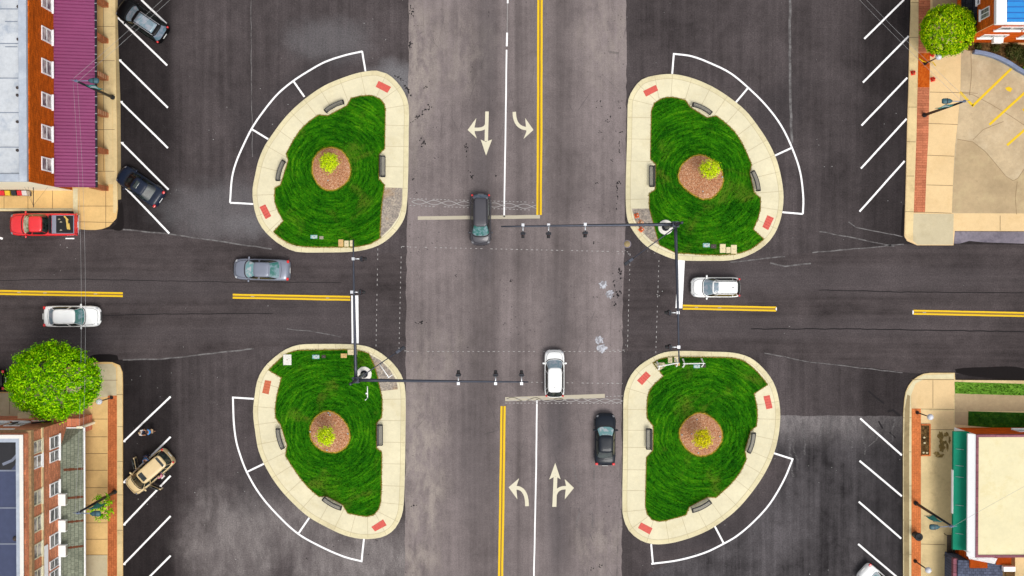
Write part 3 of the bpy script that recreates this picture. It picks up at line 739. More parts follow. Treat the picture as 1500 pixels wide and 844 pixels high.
# pale shuffle marks of tyres turning on the worn lot
b = B()
for px0, py0, px1, py1 in ((1153, 615, 1162, 700), (1160, 640, 1170, 690), (1176, 615, 1180, 668), (1207, 612, 1202, 640), (1220, 615, 1214, 636), (1246, 612, 1240, 652), (1262, 622, 1268, 668), (1286, 640, 1272, 655), (1310, 612, 1306, 648), (1246, 640, 1249, 658), (848, 745, 845, 775), (866, 750, 870, 775), (838, 680, 850, 715), (868, 680, 872, 705)):
    L = math.hypot(px1-px0, py1-py0); k = int(L/2.1)
    for i in range(k):
        t = i/k; x = px0+(px1-px0)*t+1.2*math.sin(i*.5); y = py0+(py1-py0)*t
        b.strip(PL([(x-1.7*random.uniform(.6, 1), y+.5), (x+1.7*random.uniform(.6, 1), y-.4)]), .7/SC, Z_PATCH+.002)
struct('road_marking', b, 'seam_dust')

# ---------------------------------------------------------------- traffic islands
KH = .13
ISL = {}
ISL['A'] = dict(
 outer=[(373.3, 260), (379, 235), (388.7, 212.8), (400.6, 195), (414.8, 176), (431.4, 158.3), (452.7, 140.6), (476.4, 125.2), (504.8, 113.3), (528.5, 106.2), (552.2, 103.8), (566.4, 108), (580.7, 119.4), (592.5, 135.8), (598.6, 154), (598.8, 200), (598, 260), (596, 300.6), (592.5, 319.5), (580.7, 338.5), (564, 354), (545, 363.4), (516.7, 368.8), (474, 370), (433.7, 368.8), (414.8, 361), (398.2, 349), (384, 333.7), (375.7, 317), (371, 295.8), (370.2, 277)],
 lawn=[(514.3, 144.1, 1), (528.5, 140.6), (545, 140), (557, 145.3), (562.9, 152.4), (564.5, 161, 1), (563.6, 217.6, 1), (555.8, 225.9, 1), (555, 262.2, 1), (563.4, 271, 1), (559.3, 300.6), (556.5, 349.1, 1), (542.7, 357.4), (519, 361.8, 1), (462, 361.8), (433.7, 359.8), (414.8, 351.5), (400.6, 339.7, 1), (415.3, 323.8, 1), (407.7, 310), (402.5, 295.8), (403, 275.7, 1), (411.2, 271, 1), (422.4, 234.8, 1), (419.5, 224.7, 1), (426.6, 211.7), (438.5, 192.7), (452.7, 178.5), (467, 168.5, 1), (481, 169.5, 1), (508.4, 154.8, 1)],
 gravel=[(563.6, 275.5), (589.5, 275.5), (588.6, 301), (583.5, 318), (572, 334), (556.8, 348.8), (559.3, 300.6), (562.8, 280)],
 mulch=[(485.9, 216.4), (500, 221), (510, 234), (514, 250), (510, 264), (498, 275), (484, 279.2), (471, 274.5), (461, 262), (457.5, 246), (461, 231), (471, 220)],
 tact=[[(554.6, 118.5), (573, 127.5), (567.6, 136.3), (550.3, 127.3)], [(380, 303.4), (388.7, 299.4), (397.5, 316.7), (389.2, 321.2)]],
 bench=[((489.4, 155.2), (102, -53), 1), ((410.2, 250), (-36, 113), 1), ((561, 244), (0, 1), 0)], plant=((486, 247), (481.5, 238), 'leaf_lime'))
ISL['B'] = dict(
 outer=[(916.5, 260), (918, 211.7), (918.9, 164.3), (920.3, 145.3), (927.9, 129.9), (939.8, 116.9), (958.7, 110.9), (984.8, 108.8), (1013, 114.5), (1041.7, 126.4), (1065.4, 141), (1091.4, 161.9), (1110.4, 185.6), (1127, 211.7), (1137.6, 235.4), (1144, 260), (1147, 280), (1147, 298.2), (1143.6, 319.5), (1134, 343.2), (1119.9, 359.8), (1098.5, 373), (1074.8, 380.7), (1044, 382.3), (991.9, 380.7), (968.2, 372.8), (946.9, 361), (930.3, 343.2), (919.6, 324.3), (916.5, 300.6)],
 lawn=[(1004.2, 147.2, 1), (984.8, 142.5), (968.2, 145.3), (958.7, 151.2), (954, 163, 1), (952.8, 233, 1), (960.6, 240.6, 1), (959.9, 278, 1), (951, 284, 1), (951.1, 305.3, 1), (965.8, 358.8, 1), (989.5, 370.5, 1), (1044, 373.5), (1074.8, 372.1), (1098.5, 365.7), (1118.7, 350.3, 1), (1103.3, 336, 1), (1110.4, 319.5), (1113.9, 305.3), (1113.9, 290.6, 1), (1104.5, 282, 1), (1098, 253.2, 1), (1100.9, 241.3, 1), (1089, 214), (1077.2, 195), (1060.6, 178.5), (1049.2, 170.2, 1), (1035.7, 172.6, 1), (1010.9, 157.2, 1)],
 gravel=[(925.5, 305.8), (951, 305.8), (955.5, 322), (966, 359), (954, 353), (940, 339), (930, 323)],
 mulch=[(1026, 227), (1046.4, 237.8), (1058, 253), (1059.4, 265), (1053.5, 279), (1041.7, 290.5), (1029.8, 292.2), (1008.5, 280.5), (995.5, 267), (993, 257), (996.6, 246), (1008.5, 233)],
 tact=[[(942, 133.5), (960.6, 124.5), (964.2, 132.5), (946.2, 141.8)], [(1124, 315.3), (1133.6, 319.5), (1125.3, 337.3), (1116.8, 332.6)]],
 bench=[((1028.6, 158.5), (105, 50), 1), ((1107.8, 265), (33, 108), 1), ((954.5, 258.4), (0, 1), 0)], plant=((1027, 256), (1040, 248), 'leaf_lime'))
ISL['C'] = dict(
 outer=[(373.3, 579.5), (376.9, 558.2), (386.4, 539.2), (402.9, 522.7), (419.5, 511.2), (438.5, 504.9), (466.9, 503.7), (516.7, 504.4), (540.4, 508), (559.3, 517.9), (575.9, 532.1), (587.8, 548.7), (593, 565.3), (594.4, 584.3), (594, 640), (593, 703.2), (591.3, 738.8), (588.5, 755.4), (579.5, 773.1), (566.4, 783.8), (549.9, 788.5), (528.5, 789), (504.8, 783.8), (481, 773.1), (452.7, 757.2), (429, 736.4), (407.7, 712.7), (391, 686.7), (379.2, 660.6), (374, 631.7), (371, 603.2)],
 lawn=[(393.5, 542.1, 1), (407.7, 528.6), (421.9, 517.3), (436.1, 513.2, 1), (521.4, 512.9), (540.4, 517.9, 1), (548.7, 536.9), (557.5, 572.4, 1), (559.8, 584.3), (559.3, 611.5, 1), (551.5, 619.8, 1), (551.5, 656.5, 1), (559.3, 662.5, 1), (558, 734), (554.6, 745.9), (547.5, 754.2), (536.8, 756.6), (509.6, 751.8, 1), (501.3, 738.8, 1), (478.8, 727, 1), (467, 727.4, 1), (450.3, 712.7), (433.7, 691.4), (418.3, 667.7, 1), (420.7, 652.3, 1), (411.2, 622.2, 1), (404, 612.7, 1), (403.4, 596), (405.3, 581.9), (412.4, 553.5, 1)],
 gravel=[(541.5, 519.5), (557, 527.6), (571, 541.8), (581, 558), (583, 570.3), (558, 573), (549.5, 537)],
 mulch=[(481, 602), (495.4, 608), (507.2, 621), (512.4, 635), (510.8, 649), (500, 660), (483.5, 663), (467, 656.5), (456.3, 644), (453.9, 631.7), (457.4, 618.8), (467, 607.5)],
 tact=[[(388.2, 557), (397.5, 558.2), (393.5, 577.9), (384, 575.5)], [(544, 772), (561.2, 760.8), (566.4, 769.6), (549.4, 778.6)]],
 bench=[((409.6, 642.8), (28, 115), 1), ((486.2, 738.6), (95, 52), 1), ((557.2, 637.2), (0, 1), 0)], plant=((484, 634), (477, 639.5), 'leaf_lime'))
ISL['D'] = dict(
 outer=[(912, 680), (912.5, 630), (913, 584.3), (916, 567.7), (924.4, 548.7), (937.4, 534.5), (956.4, 522.7), (972.9, 516), (996.6, 513.9), (1041.7, 515), (1074.8, 516.7), (1098.5, 523.8), (1117.5, 539.2), (1131.7, 558.2), (1138.8, 577.2), (1142.2, 598.5), (1142, 622.2), (1138.5, 645), (1132.9, 665.3), (1122.2, 689), (1105.6, 715), (1081.9, 743.5), (1060.6, 761.5), (1036.9, 776.7), (1008.5, 788.5), (980, 795.7), (956.4, 796.8), (937.4, 790.9), (920.8, 776.7), (912.8, 757.7), (911.3, 741)],
 lawn=[(956.4, 532.1, 1), (965.8, 526.2), (984.8, 523, 1), (1040, 523.5), (1074.8, 525), (1091.4, 530), (1110.4, 546.4), (1124.6, 563.4, 1), (1104.5, 576.7, 1), (1108, 591.4), (1109.4, 608), (1108, 624.5, 1), (1099.7, 630.5, 1), (1095, 645.9), (1091, 660.6, 1), (1093.3, 672.4, 1), (1084.3, 691.4), (1070, 709.2), (1048.8, 728.8, 1), (1036.9, 728, 1), (1009.7, 742.3, 1), (1004.9, 754.2, 1), (984.8, 760), (965.8, 764), (955.2, 761.3), (948, 753), (945.2, 741.2, 1), (946.9, 670, 1), (956.4, 660, 1), (957, 624.5, 1), (948, 612.7, 1), (948, 586.6), (952.8, 570), (971.8, 551, 1)],
 gravel=None,
 mulch=[(1025, 604.4), (1044, 612.7), (1055, 626), (1058.2, 639), (1053.5, 653), (1041.7, 664.3), (1025, 668), (1010.9, 662.5), (999, 649), (995, 636.4), (999, 622.2), (1010.9, 610.3)],
 tact=[[(946.4, 544), (953.3, 550.4), (940.5, 564.4), (933, 557.5)], [(1118.2, 580.7), (1127.4, 578.8), (1131.7, 597.8), (1122.7, 599.7)], [(939, 765.3), (955.9, 773.9), (951.6, 783), (934.5, 773.6)]],
 bench=[((950, 643), (0, 1), 0), ((1101.4, 648.8), (-29, 116), 1), ((1027.8, 742.6), (105, -52), 1)], plant=((1022, 637), (1030, 643), 'leaf_yellow'))

def blades(bb, poly, n, cx, cy, m, hmin=.04, hmax=.10, band=None):
    xs = [p[0] for p in poly]; ys = [p[1] for p in poly]
    cnt = 0; tries = 0
    while cnt < n and tries < n*12:
        tries += 1
        if band:
            i = random.randrange(len(poly)); p, q = poly[i-1], poly[i]; t = random.random()
            x = p[0]+(q[0]-p[0])*t+random.gauss(0, band); y = p[1]+(q[1]-p[1])*t+random.gauss(0, band)
            if random.random() > min(1, math.hypot(q[0]-p[0], q[1]-p[1])/.4): continue
        else:
            x = random.uniform(min(xs), max(xs)); y = random.uniform(min(ys), max(ys))
            if not inside((x, y), poly): continue
        th = math.atan2(y-cy, x-cx)+math.pi/2+random.gauss(0, .5)
        if random.random() < .5: th += math.pi
        L = random.uniform(.10, .28)*(.5 if band else 1); w = random.uniform(.02, .05); h = random.uniform(hmin, hmax)
        dx, dy = math.cos(th), math.sin(th)
        if not band and not inside((x+dx*L, y+dy*L), poly): continue
        z0 = KH+.02
        bb.add([(x-dy*w/2, y+dx*w/2, z0), (x+dy*w/2, y-dx*w/2, z0), (x+dx*L*.6+dy*w*.3, y+dy*L*.6-dx*w*.3, z0+h), (x+dx*L, y+dy*L, z0+h*.55)], [(0, 1, 2, 3)], m)
        cnt += 1
isl_name = {'A': 'upper left', 'B': 'upper right', 'C': 'lower left', 'D': 'lower right'}
LAWNC = {}
for key, I in ISL.items():
    outer = spline(PLc(I['outer']), True, .45)
    kerb_in = inset(outer, .42)
    lawn = spline(PLc(I['lawn'], KH), True, .5)
    mulch = spline(PLc(I['mulch'], KH), True, .4)
    mc = Vector((sum(p[0] for p in mulch)/len(mulch), sum(p[1] for p in mulch)/len(mulch))); LAWNC[key] = mc
    b = B(); b.prism(outer, 0.0, KH)
    pave = struct('pavement', b, 'island_concrete'); bevel(pave, .03, 2)
    # kerb: outer ring drawn proud
    b = B(); k = len(outer); o2 = inset(outer, .035)
    rows = [[(p[0], p[1], KH+.004) for p in o2], [(p[0], p[1], KH+.004) for p in kerb_in]]
    b.grid(rows, 0, False, True); struct('kerb', b, 'kerb_concrete', pave, recalc=False)
    # joints
    b = B(); b.strip(kerb_in+kerb_in[:1], .03, KH+.008)
    acc = 0; last = 0
    for i in range(k):
        p, q = Vector(outer[i-1]), Vector(outer[i]); acc += (q-p).length
        if acc-last < 1.5: continue
        t = (Vector(outer[(i+1) % k])-p).normalized(); nrm = Vector((-t.y, t.x))
        if not inside((q.x+nrm.x*.5, q.y+nrm.y*.5), outer): nrm = -nrm
        d = .42
        while d < 3.2 and not inside((q.x+nrm.x*d, q.y+nrm.y*d), lawn): d += .05
        last = acc
        e = d-.02 if .7 < d < 3.2 else .40
        b.strip([(q.x+nrm.x*.03, q.y+nrm.y*.03), (q.x+nrm.x*e, q.y+nrm.y*e)], .03, KH+.009)
    struct('joint', b, 'joint', pave)
    for t in I['tact']:
        b = B(); pts = PL(t, KH); b.sheet(pts, KH+.012)
        A, Bq, Cq, D = (Vector(p) for p in pts)
        for u in range(9):
            for v in range(5):
                p = A.lerp(Bq, (u+.5)/9).lerp(D.lerp(Cq, (u+.5)/9), (v+.5)/5)
                b.lathe([(.035, KH+.012), (.022, KH+.022)], (p.x, p.y, 0), 6)
        struct('tactile_paving_strip', b, 'tactile_orange' if (key == 'C' and t[0][0] < 400) else 'tactile_red', pave)
    grass_mat('lawn_'+key, mc.x, mc.y)
    b = B(); b.prism(lawn, KH-.03, KH+.03, 0)
    blades(b, lawn, 6500, mc.x, mc.y, 1); blades(b, lawn, 1500, mc.x, mc.y, 2, .02, .04, .035)
    b.strip(lawn+lawn[:1], .07, KH+.036, 3)
    struct('grass', b, ['lawn_'+key, 'lawn_'+key+'_blade', 'edge_blade', 'edge_soil'], kind='stuff', recalc=False)
    b = B(); k = len(mulch); rows = []
    for s_, z in ((1.0, .04), (.96, .09), (.8, .15), (.5, .19), (.2, .21), (.02, .21)):
        rows.append([(mc.x+(p[0]-mc.x)*s_, mc.y+(p[1]-mc.y)*s_, KH+z) for p in mulch])
    b.grid(rows, 0, True, True)
    big = [(mc.x+(p[0]-mc.x)*1.03, mc.y+(p[1]-mc.y)*1.03) for p in mulch]
    blades(b, big, 700, mc.x, mc.y, 1, .04, .08, .04)
    for q in range(260):   # loose bark chips
        a = random.uniform(0, 6.28); r = math.sqrt(random.random())*.92; i = int(a/6.283*k) % k
        x = mc.x+(mulch[i][0]-mc.x)*r; y = mc.y+(mulch[i][1]-mc.y)*r; t = random.uniform(0, 3.14); L, w = random.uniform(.03, .09), .02; z = KH+.225-.10*r**3
        c_, s_ = math.cos(t), math.sin(t)
        b.add([(x+L*c_-w*s_, y+L*s_+w*c_, z), (x-L*c_-w*s_, y-L*s_+w*c_, z+.02), (x-L*c_+w*s_, y-L*s_-w*c_, z+.01), (x+L*c_+w*s_, y+L*s_-w*c_, z+.02)], [(0, 1, 2, 3)], 0)
    b.strip(wob(mulch+mulch[:1], .03, .25), .11, KH+.075, 2)
    struct('mulch_ground', b, ['mulch', 'edge_blade', 'straw'], kind='stuff', recalc=False)
    if I['gravel']:
        b = B(); b.sheet(PL(I['gravel'], KH), KH+.013)
        for q in range(120):
            pts = PL(I['gravel'], KH); xs = [p[0] for p in pts]; ys = [p[1] for p in pts]
            x, y = random.uniform(min(xs), max(xs)), random.uniform(min(ys), max(ys))
            if inside((x, y), pts):
                r = random.uniform(.015, .035); b.lathe([(r, 0), (r*.7, r*.7), (.005, r)], (x, y, KH+.012), 5)
        struct('gravel', b, 'gravel', kind='stuff', recalc=False)
# bare concrete base between kerb and lawn, lower right island
# ---------------------------------------------------------------- outer pavements
def pavement(pts, mat, z=KH, name='pavement', curve=False, bev=True):
    b = B(); b.prism(spline(PLc(pts, 0), True, .5) if curve else PL(pts), 0, z); o = struct(name, b, mat)
    if bev: bevel(o, .03, 2)
    return o
def inlay(pts, mat, parent, name, dz=.006, z=KH, world=True):
    b = B(); b.sheet(PL(pts, z), z+dz); return struct(name, b, mat, parent)
def joints(segs, parent, z=KH, mat='dark_joint', w=.04, dz=.012):
    b = B()
    for s in segs: b.strip(PL(s, z), w, z+dz)
    struct('joint', b, mat, parent)
# upper left
gut = pavement([(150, -500), (171.5, -500, 1), (172.5, 30, 1), (176.5, 150, 1), (177.5, 292, 1), (168, 294, 1), (150, 200, 1)], 'gutter_concrete', .035, 'kerb', True, False)
pv = pavement([(-900, -500, 1), (169, -500, 1), (169.5, 60, 1), (172, 200, 1), (173, 306, 1), (171, 320), (160, 332), (140, 337), (117, 336, 1), (115, 325, 1), (114, 309.5, 1), (-900, 309.5, 1)], 'tan_slab', KH, curve=True)
inlay([(164, -500), (168.5, -500), (169, 60), (171.3, 200), (172, 300), (170, 312), (166, 312), (165.5, 200), (164, 60)], 'sand_slab', pv, 'kerb')
inlay([(151, -500), (163.5, -500), (163.8, 60), (165, 200), (165.5, 270), (155, 270), (151, 150)], 'sand_slab', pv, 'pavement_strip')
inlay([(107, 276), (114, 276), (114, 333), (107, 308.5)], 'kerb_concrete', pv, 'pavement_strip')
inlay([(-900, 305), (106, 305), (106, 309), (-900, 309)], 'kerb_concrete', pv, 'kerb')
joints([[(141, y), (168, y)] for y in (39, 89, 139, 190, 251)]+[[(6, 277), (6, 306)], [(41, 277), (41, 306)], [(77, 277), (77, 306)], [(114, 302), (166, 302)], [(155, 275), (155, 335)], [(114, 325), (166, 326)], [(-900, 306), (106, 306)], [(151.3, 0), (152, 250)]], pv)
# lower left
pv = pavement([(-900, 574, 1), (15, 574, 1), (60, 560), (100, 538), (133, 531.5), (165, 530.5), (176, 535), (180, 545), (180.5, 560, 1), (181, 1500, 1), (-900, 1500, 1)], 'tan_slab', KH, curve=True)
inlay([(-900, 576), (16, 576), (62, 562), (102, 540), (133, 534), (164, 533), (170, 539), (171, 579), (100, 590), (100, 612), (-900, 608)], 'grey_slab', pv, 'pavement_strip')
inlay([(172, 534), (177, 540), (179, 550), (180, 1500), (172.5, 1500), (171.8, 560)], 'sand_slab', pv, 'kerb', .009)
inlay([(158, 579.5), (171.3, 579.5), (171.6, 1500), (157, 1500)], 'paving_red', pv, 'pavement_strip', .007)
inlay([(122, 813), (157, 813), (157, 1500), (122, 1500)], 'grey_slab', pv, 'pavement_strip', .007)
joints([[(123, y), (157.5, y)] for y in (614, 640, 664.5, 689, 714.5, 740, 766, 790, 813)]+[[(148, 557), (172, 557)], [(171, 578), (180, 578)], [(172, 625), (180, 625)], [(172, 676), (180, 676)], [(172, 725), (180, 725)], [(172, 777), (180, 777)], [(14, 577), (14, 607)]], pv)
# upper right
pv = pavement([(1335, -500, 1), (1334, 0, 1), (1331.5, 60, 1), (1330, 130, 1), (1328, 190, 1), (1326.5, 260, 1), (1324, 346, 1), (1328, 353), (1343, 359.5, 1), (1396, 359.5, 1), (1398, 338.5, 1), (2400, 342, 1), (2400, -500, 1)], 'pale_tan_slab', KH, curve=True)
inlay([(1336, -500), (1346, -500), (1345.2, 60), (1343, 160), (1342, 200), (1338.2, 311), (1337, 352), (1330, 350), (1326, 345), (1328, 262), (1330, 190), (1333.5, 60)], 'sand_slab', pv, 'kerb', .009)
inlay([(1346.5, -500), (1363, -500), (1362.5, 78), (1361, 150), (1360, 200), (1357, 255), (1355, 311.5), (1338.5, 311.5), (1340.5, 255), (1342.5, 200), (1345.4, 60)], 'paving_striped', pv, 'pavement_strip', .008)
inlay([(1337.5, 313), (1397, 313.6), (1396, 358.5), (1344, 358.5), (1337.5, 353)], 'grey_slab', pv, 'pavement_strip', .007)
inlay([(1366, -500), (1408, -500), (1408, 10), (1366, 10)], 'path_concrete', pv, 'pavement_strip', .007)
inlay([(1345.3, 78), (1362.3, 78), (1361.5, 128), (1344.2, 128)], 'orange_soil', pv, 'ground_patch_surface', .016)
joints([[(1362, 135), (1407, 136)], [(1360, 181), (1403, 182.5)], [(1358.5, 227.5), (1397.5, 229)], [(1357, 271), (1395.5, 272)], [(1326, 310), (1394, 312.5)], [(1334, 4), (1346, 4)], [(1332.5, 55), (1345, 55)], [(1330.5, 157), (1343, 157)], [(1328.5, 207.5), (1341, 208)], [(1327, 258), (1339, 258)], [(1465, 316), (1465, 338)]], pv)
# private lot with yellow bays
lot = B(); lot.sheet(PL([(1408, 70), (2400, 70), (2400, 314.5), (1394.5, 312.5), (1396, 270), (1399, 215), (1403, 180), (1407, 135)], KH), KH+.012); lot = struct('parking_ground', lot, 'lot_concrete')
b = B(); b.sheet(PL([(1402, 204), (1425, 208), (1443, 222), (1455, 236), (1473, 258), (1484, 265), (1491, 261), (1500, 250), (1700, 240), (1700, 314), (1394.8, 312), (1397, 260)], KH), KH+.016); struct('ground_patch_surface', b, 'path_concrete', lot)
joints([[(1402, 204), (1425, 208), (1443, 222), (1455, 236), (1473, 258), (1484, 265), (1491, 261), (1500, 248)], [(1408, 136), (1425, 139), (1450, 152), (1480, 170), (1510, 190)], [(1490, 266), (1487, 290), (1489, 314)], [(1422, 75), (1423, 110), (1420, 140)], [(1425, 205), (1440, 190), (1470, 178)], [(1407, 135), (1432, 137)]], lot, KH, 'lot_crack', .045, .02)
def ymark(pts): 
    bb = B(); bb.strip(PL(pts, KH), 3.4/SC, KH+.026); struct('road_marking', bb, 'lot_yellow')
ymark([(1406, 135), (1425, 155)]); ymark([(1424, 156), (1483, 99)]); ymark([(1449, 183), (1512, 126)]); ymark([(1475, 213), (1540, 156)])
b = B(); b.sheet(PL([(1472, 129), (1478, 127), (1483, 130), (1480, 135), (1475, 133)], KH), KH+.026); struct('road_marking', b, 'lot_yellow')
b = B(); b.sheet(PL([(1497, 160), (1505, 158), (1506, 164), (1499, 163)], KH), KH+.026); struct('road_marking', b, 'lot_yellow')
b = B(); b.sheet(PL([(1397, 339), (2400, 343), (2400, 362), (1500, 357), (1440, 355), (1420, 353), (1405, 357), (1397, 357)]), .02); struct('kerb_strip', b, 'apron_stone')
# lower right
pv = pavement([(1323, 1500, 1), (1322, 640, 1), (1322.5, 605, 1), (1326, 574), (1336, 557), (1352, 547.5), (1362, 546, 1), (1398, 546, 1), (1398.5, 556.5, 1), (2400, 564, 1), (2400, 1500, 1)], 'sand_slab', KH, curve=True)
inlay([(1338, 561), (1352, 556.5), (1397, 557), (1397.5, 598.5), (1349, 599), (1336, 598), (1335, 580)], 'pale_tan_slab', pv, 'pavement_strip', .006)
inlay([(1324.2, 1500), (1323.3, 640), (1324, 606), (1327.5, 575), (1337, 559.5), (1353, 549.5), (1397, 548), (1397, 555), (1354, 555), (1341, 562), (1334, 580), (1334.5, 640), (1334, 1500)], 'kerb_concrete', pv, 'kerb', .009)
inlay([(1324.8, 1500), (1323.9, 660), (1325, 600), (1329, 578), (1333, 580), (1331.8, 640), (1331.5, 1500)], 'gutter_concrete', pv, 'kerb', .013)
inlay([(1335.5, 598.5), (1349, 598.5), (1348.5, 1500), (1334.2, 1500)], 'paving_orange', pv, 'pavement_strip', .011)
inlay([(1349.5, 602), (1397, 602), (1396.5, 629), (1349.3, 629)], 'pale_tan_slab', pv, 'pavement_strip', .006)
inlay([(1398.5, 577), (2400, 584), (2400, 607), (1398.5, 602)], 'path_concrete', pv, 'path', .007)
inlay([(1398.5, 602.5), (1418, 602.5), (1418, 623), (1398.5, 622)], 'path_concrete', pv, 'path', .010)
for pts, mt in (([(1398.3, 559.5), (2400, 566), (2400, 583), (1399, 576.5)], 'bright_grass'), ([(1418.5, 602.5), (2400, 608), (2400, 640), (1418, 623.5)], 'dark_grass')):
    b = B(); pts = PL([(x if x < 2000 else 1620, y) for x, y in pts], KH); b.prism(pts, KH-.02, KH+.03)
    cx, cy = P(1460, 650).x, P(1460, 650).y+40
    blades(b, pts, 1100, cx, cy, 1, .04, .09)
    struct('grass', b, [mt, 'grass_blade'], kind='stuff', recalc=False)
m = Mat('moss_stain'); nn = m.noise(m.pos(), 2.4, 6, .8)
M['moss_stain'] = m.end(m.ramp(nn, [(.38, alb(206, 178, 116)), (.50, alb(146, 118, 58)), (.60, alb(120, 98, 46)), (.70, alb(212, 186, 130))]), .95)
b = B()
for a in ((1378, 640, 5, 8, 10), (1380, 655, 5, 8, -10), (1377, 668, 7, 4, 15), (1372, 664, 6, 3, -20), (1386, 637, 4, 4, 0), (1384, 648, 3, 3, 0), (1388, 655, 2, 9, 8), (1379, 648, 4, 5, 0), (1391, 645, 2, 7, 0)): 
    c = P(a[0], a[1], KH); pts = []
    for i in range(16):
        t = 2*math.pi*i/16; r = random.uniform(.55, 1.2); x, y = a[2]/SC*r*math.cos(t), a[3]/SC*r*math.sin(t); pts.append((c.x+x, c.y+y))
    b.sheet(pts, KH+.014+random.random()*.003)
struct('pavement_strip', b, 'moss_stain', pv)
joints([[(1349, 599.2), (1398, 600)], [(1349, 629.5), (1397, 629.5)], [(1366.5, 557), (1366.5, 598)], [(1349, 797), (1384, 798)], [(1323, 612), (1335, 612)], [(1323, 662), (1335, 662)], [(1323, 712), (1335, 712)], [(1323, 762), (1335, 762)], [(1323, 812), (1335, 812)], [(1335, 556), (1398, 556.3)], [(1395, 815), (1396, 900)]], pv)
# ================================================================= BUILDINGS
def window(parent, plane, axis, px0, px1, py0, py1, frame='white_frame', mull=1, out=1, pane='window_glass', rail=0, horiz=False):
    """window on a wall plane; px box is where the photo shows it"""
    if axis == 'x':
        a = PX(px0, (py0+py1)/2, plane); c = PX(px1, (py0+py1)/2, plane); zc = PX((px0+px1)/2, py0, plane)
        z0, z1 = sorted((a.z, c.z)); u0, u1 = sorted((PX((px0+px1)/2, py0, plane).y, PX((px0+px1)/2, py1, plane).y))
        mk = lambda bb, ua, ub, za, zb, d0, d1: bb.bb(plane+out*d0, plane+out*d1, ua, ub, za, zb)
    else:
        a = PY((px0+px1)/2, py0, plane); c = PY((px0+px1)/2, py1, plane)
        z0, z1 = sorted((a.z, c.z)); u0, u1 = sorted((PY(px0, (py0+py1)/2, plane).x, PY(px1, (py0+py1)/2, plane).x))
        mk = lambda bb, ua, ub, za, zb, d0, d1: bb.bb(ua, ub, plane+out*d0, plane+out*d1, za, zb)
    w = min(.10, (u1-u0)*.085)
    b = B(); mk(b, u0, u1, z0, z0+w, .0, .10); mk(b, u0, u1, z1-w, z1, .0, .07); mk(b, u0, u0+w, z0+w, z1-w, .0, .07); mk(b, u1-w, u1, z0+w, z1-w, .0, .07)
    for i in range(mull):
        uc = u0+(u1-u0)*(i+1)/(mull+1); mk(b, uc-w*.45, uc+w*.45, z0+w, z1-w, .0, .06)
    if rail: zc = (z0+z1)/2; mk(b, u0+w, u1-w, zc-w*.4, zc+w*.4, 0, .055)
    f = obj('window', b, frame, parent, True)
    b = B(); mk(b, u0+w*.5, u1-w*.5, z0+w*.5, z1-w*.5, .004, .03); obj('pane', b, pane, f, True)
    b = B(); mk(b, u0-.08, u1+.08, z0-.10, z0-.004, .0, .16); obj('sill', b, frame, f, True)
    return f

# ---- brick building with the purple canopy (upper left)
Xw = P(79, 140, 3.9).x; Yt = P(38, 265.5, 9.3).y; zt = PX(38, 140, Xw).z
X0, Y1 = P(-420, 0).x, P(0, -560).y
t = thing('brick_building', 'two storey orange brick building with pale membrane roof above the purple metal canopy', 'building', (Xw, Yt, 0))
b = B(); b.bb(X0, Xw, Yt, Y1, 0, zt-.35); obj('wall', b, 'brick_orange_y', t, True)
b = B(); b.bb(X0, Xw-.003, Yt-.03, Yt-.002, .1, zt-.36); obj('facade_panel', b, 'stucco_cream', t, True)
b = B(); b.bb(X0, Xw-.6, Yt+.6, Y1, zt-.345, zt-.2); rf = obj('roof', b, 'roof_membrane', t, True)
b = B()
for y in [Yt+2.7+i*2.75 for i in range(14)]: b.bb(X0, Xw-.62, y, y+.06, zt-.2, zt-.17)
for x in (Xw-2.6, Xw-5.0): b.bb(x, x+.05, Yt+.7, Y1, zt-.2, zt-.172)
for px, py, w_, h_ in ((9, 31, 16, .4), (9, 68, 16, .4)): c = P(px+6, py, zt); b.bb(c.x-w_/2/SC, c.x+w_/2/SC, c.y-.03, c.y+.03, zt-.169, zt-.155)
obj('roof_seam', b, 'roof_line', rf, True)
for px, py in ((25, 9), (25, 57), (24, 128), (24, 139), (24, 178), (24, 220)): c = P(px, py, zt); b = B(); b.lathe([(.13, 0), (.1, .12)], (c.x, c.y, zt-.2), 8); obj('roof_vent', b, 'cover_dark', rf, True)
b = B(); b.bb(Xw-.6, Xw+.03, Yt-.03, Y1, zt-.345, zt); b.bb(X0, Xw-.602, Yt-.03, Yt+.6, zt-.345, zt-.003); bevel(obj('parapet', b, 'roof_coping', t, True), .04)
b = B(); b.bb(Xw+.002, Xw+.12, Yt+.2, Y1, zt-1.1, zt-.37); obj('cornice', b, 'brick_orange_y', t, True)
for y0, y1 in ((-7, 14), (41, 62), (88, 110), (137, 158), (184, 205), (231, 251)): window(t, Xw, 'x', 60.5, 75.5, y0, y1, out=1, mull=0, rail=1, pane='window_pale')
# canopy
tc = thing('metal_canopy', 'long purple ribbed metal canopy along the front of the orange brick building', 'canopy', (Xw, Yt, 3))
xe = P(139, 140, 3.3).x; ye = P(120, 274.5, 3.4).y; yN = P(120, -480, 3.4).y
b = B(); b.add([(Xw, ye, 3.9), (xe, ye, 3.3), (xe, yN, 3.3), (Xw, yN, 3.9), (Xw, ye, 3.78), (xe, ye, 3.18), (xe, yN, 3.18), (Xw, yN, 3.78)], [(0, 1, 2, 3), (7, 6, 5, 4), (0, 4, 5, 1), (1, 5, 6, 2), (2, 6, 7, 3), (3, 7, 4, 0)])
y = ye+.02
while y < yN:
    b.add([(Xw+.005, y, 3.897), (xe, y, 3.302), (xe, y+.05, 3.36), (Xw+.005, y+.05, 3.955), (xe, y+.1, 3.302), (Xw+.005, y+.1, 3.897)], [(0, 1, 2, 3), (3, 2, 4, 5), (1, 4, 2)]); y += .285
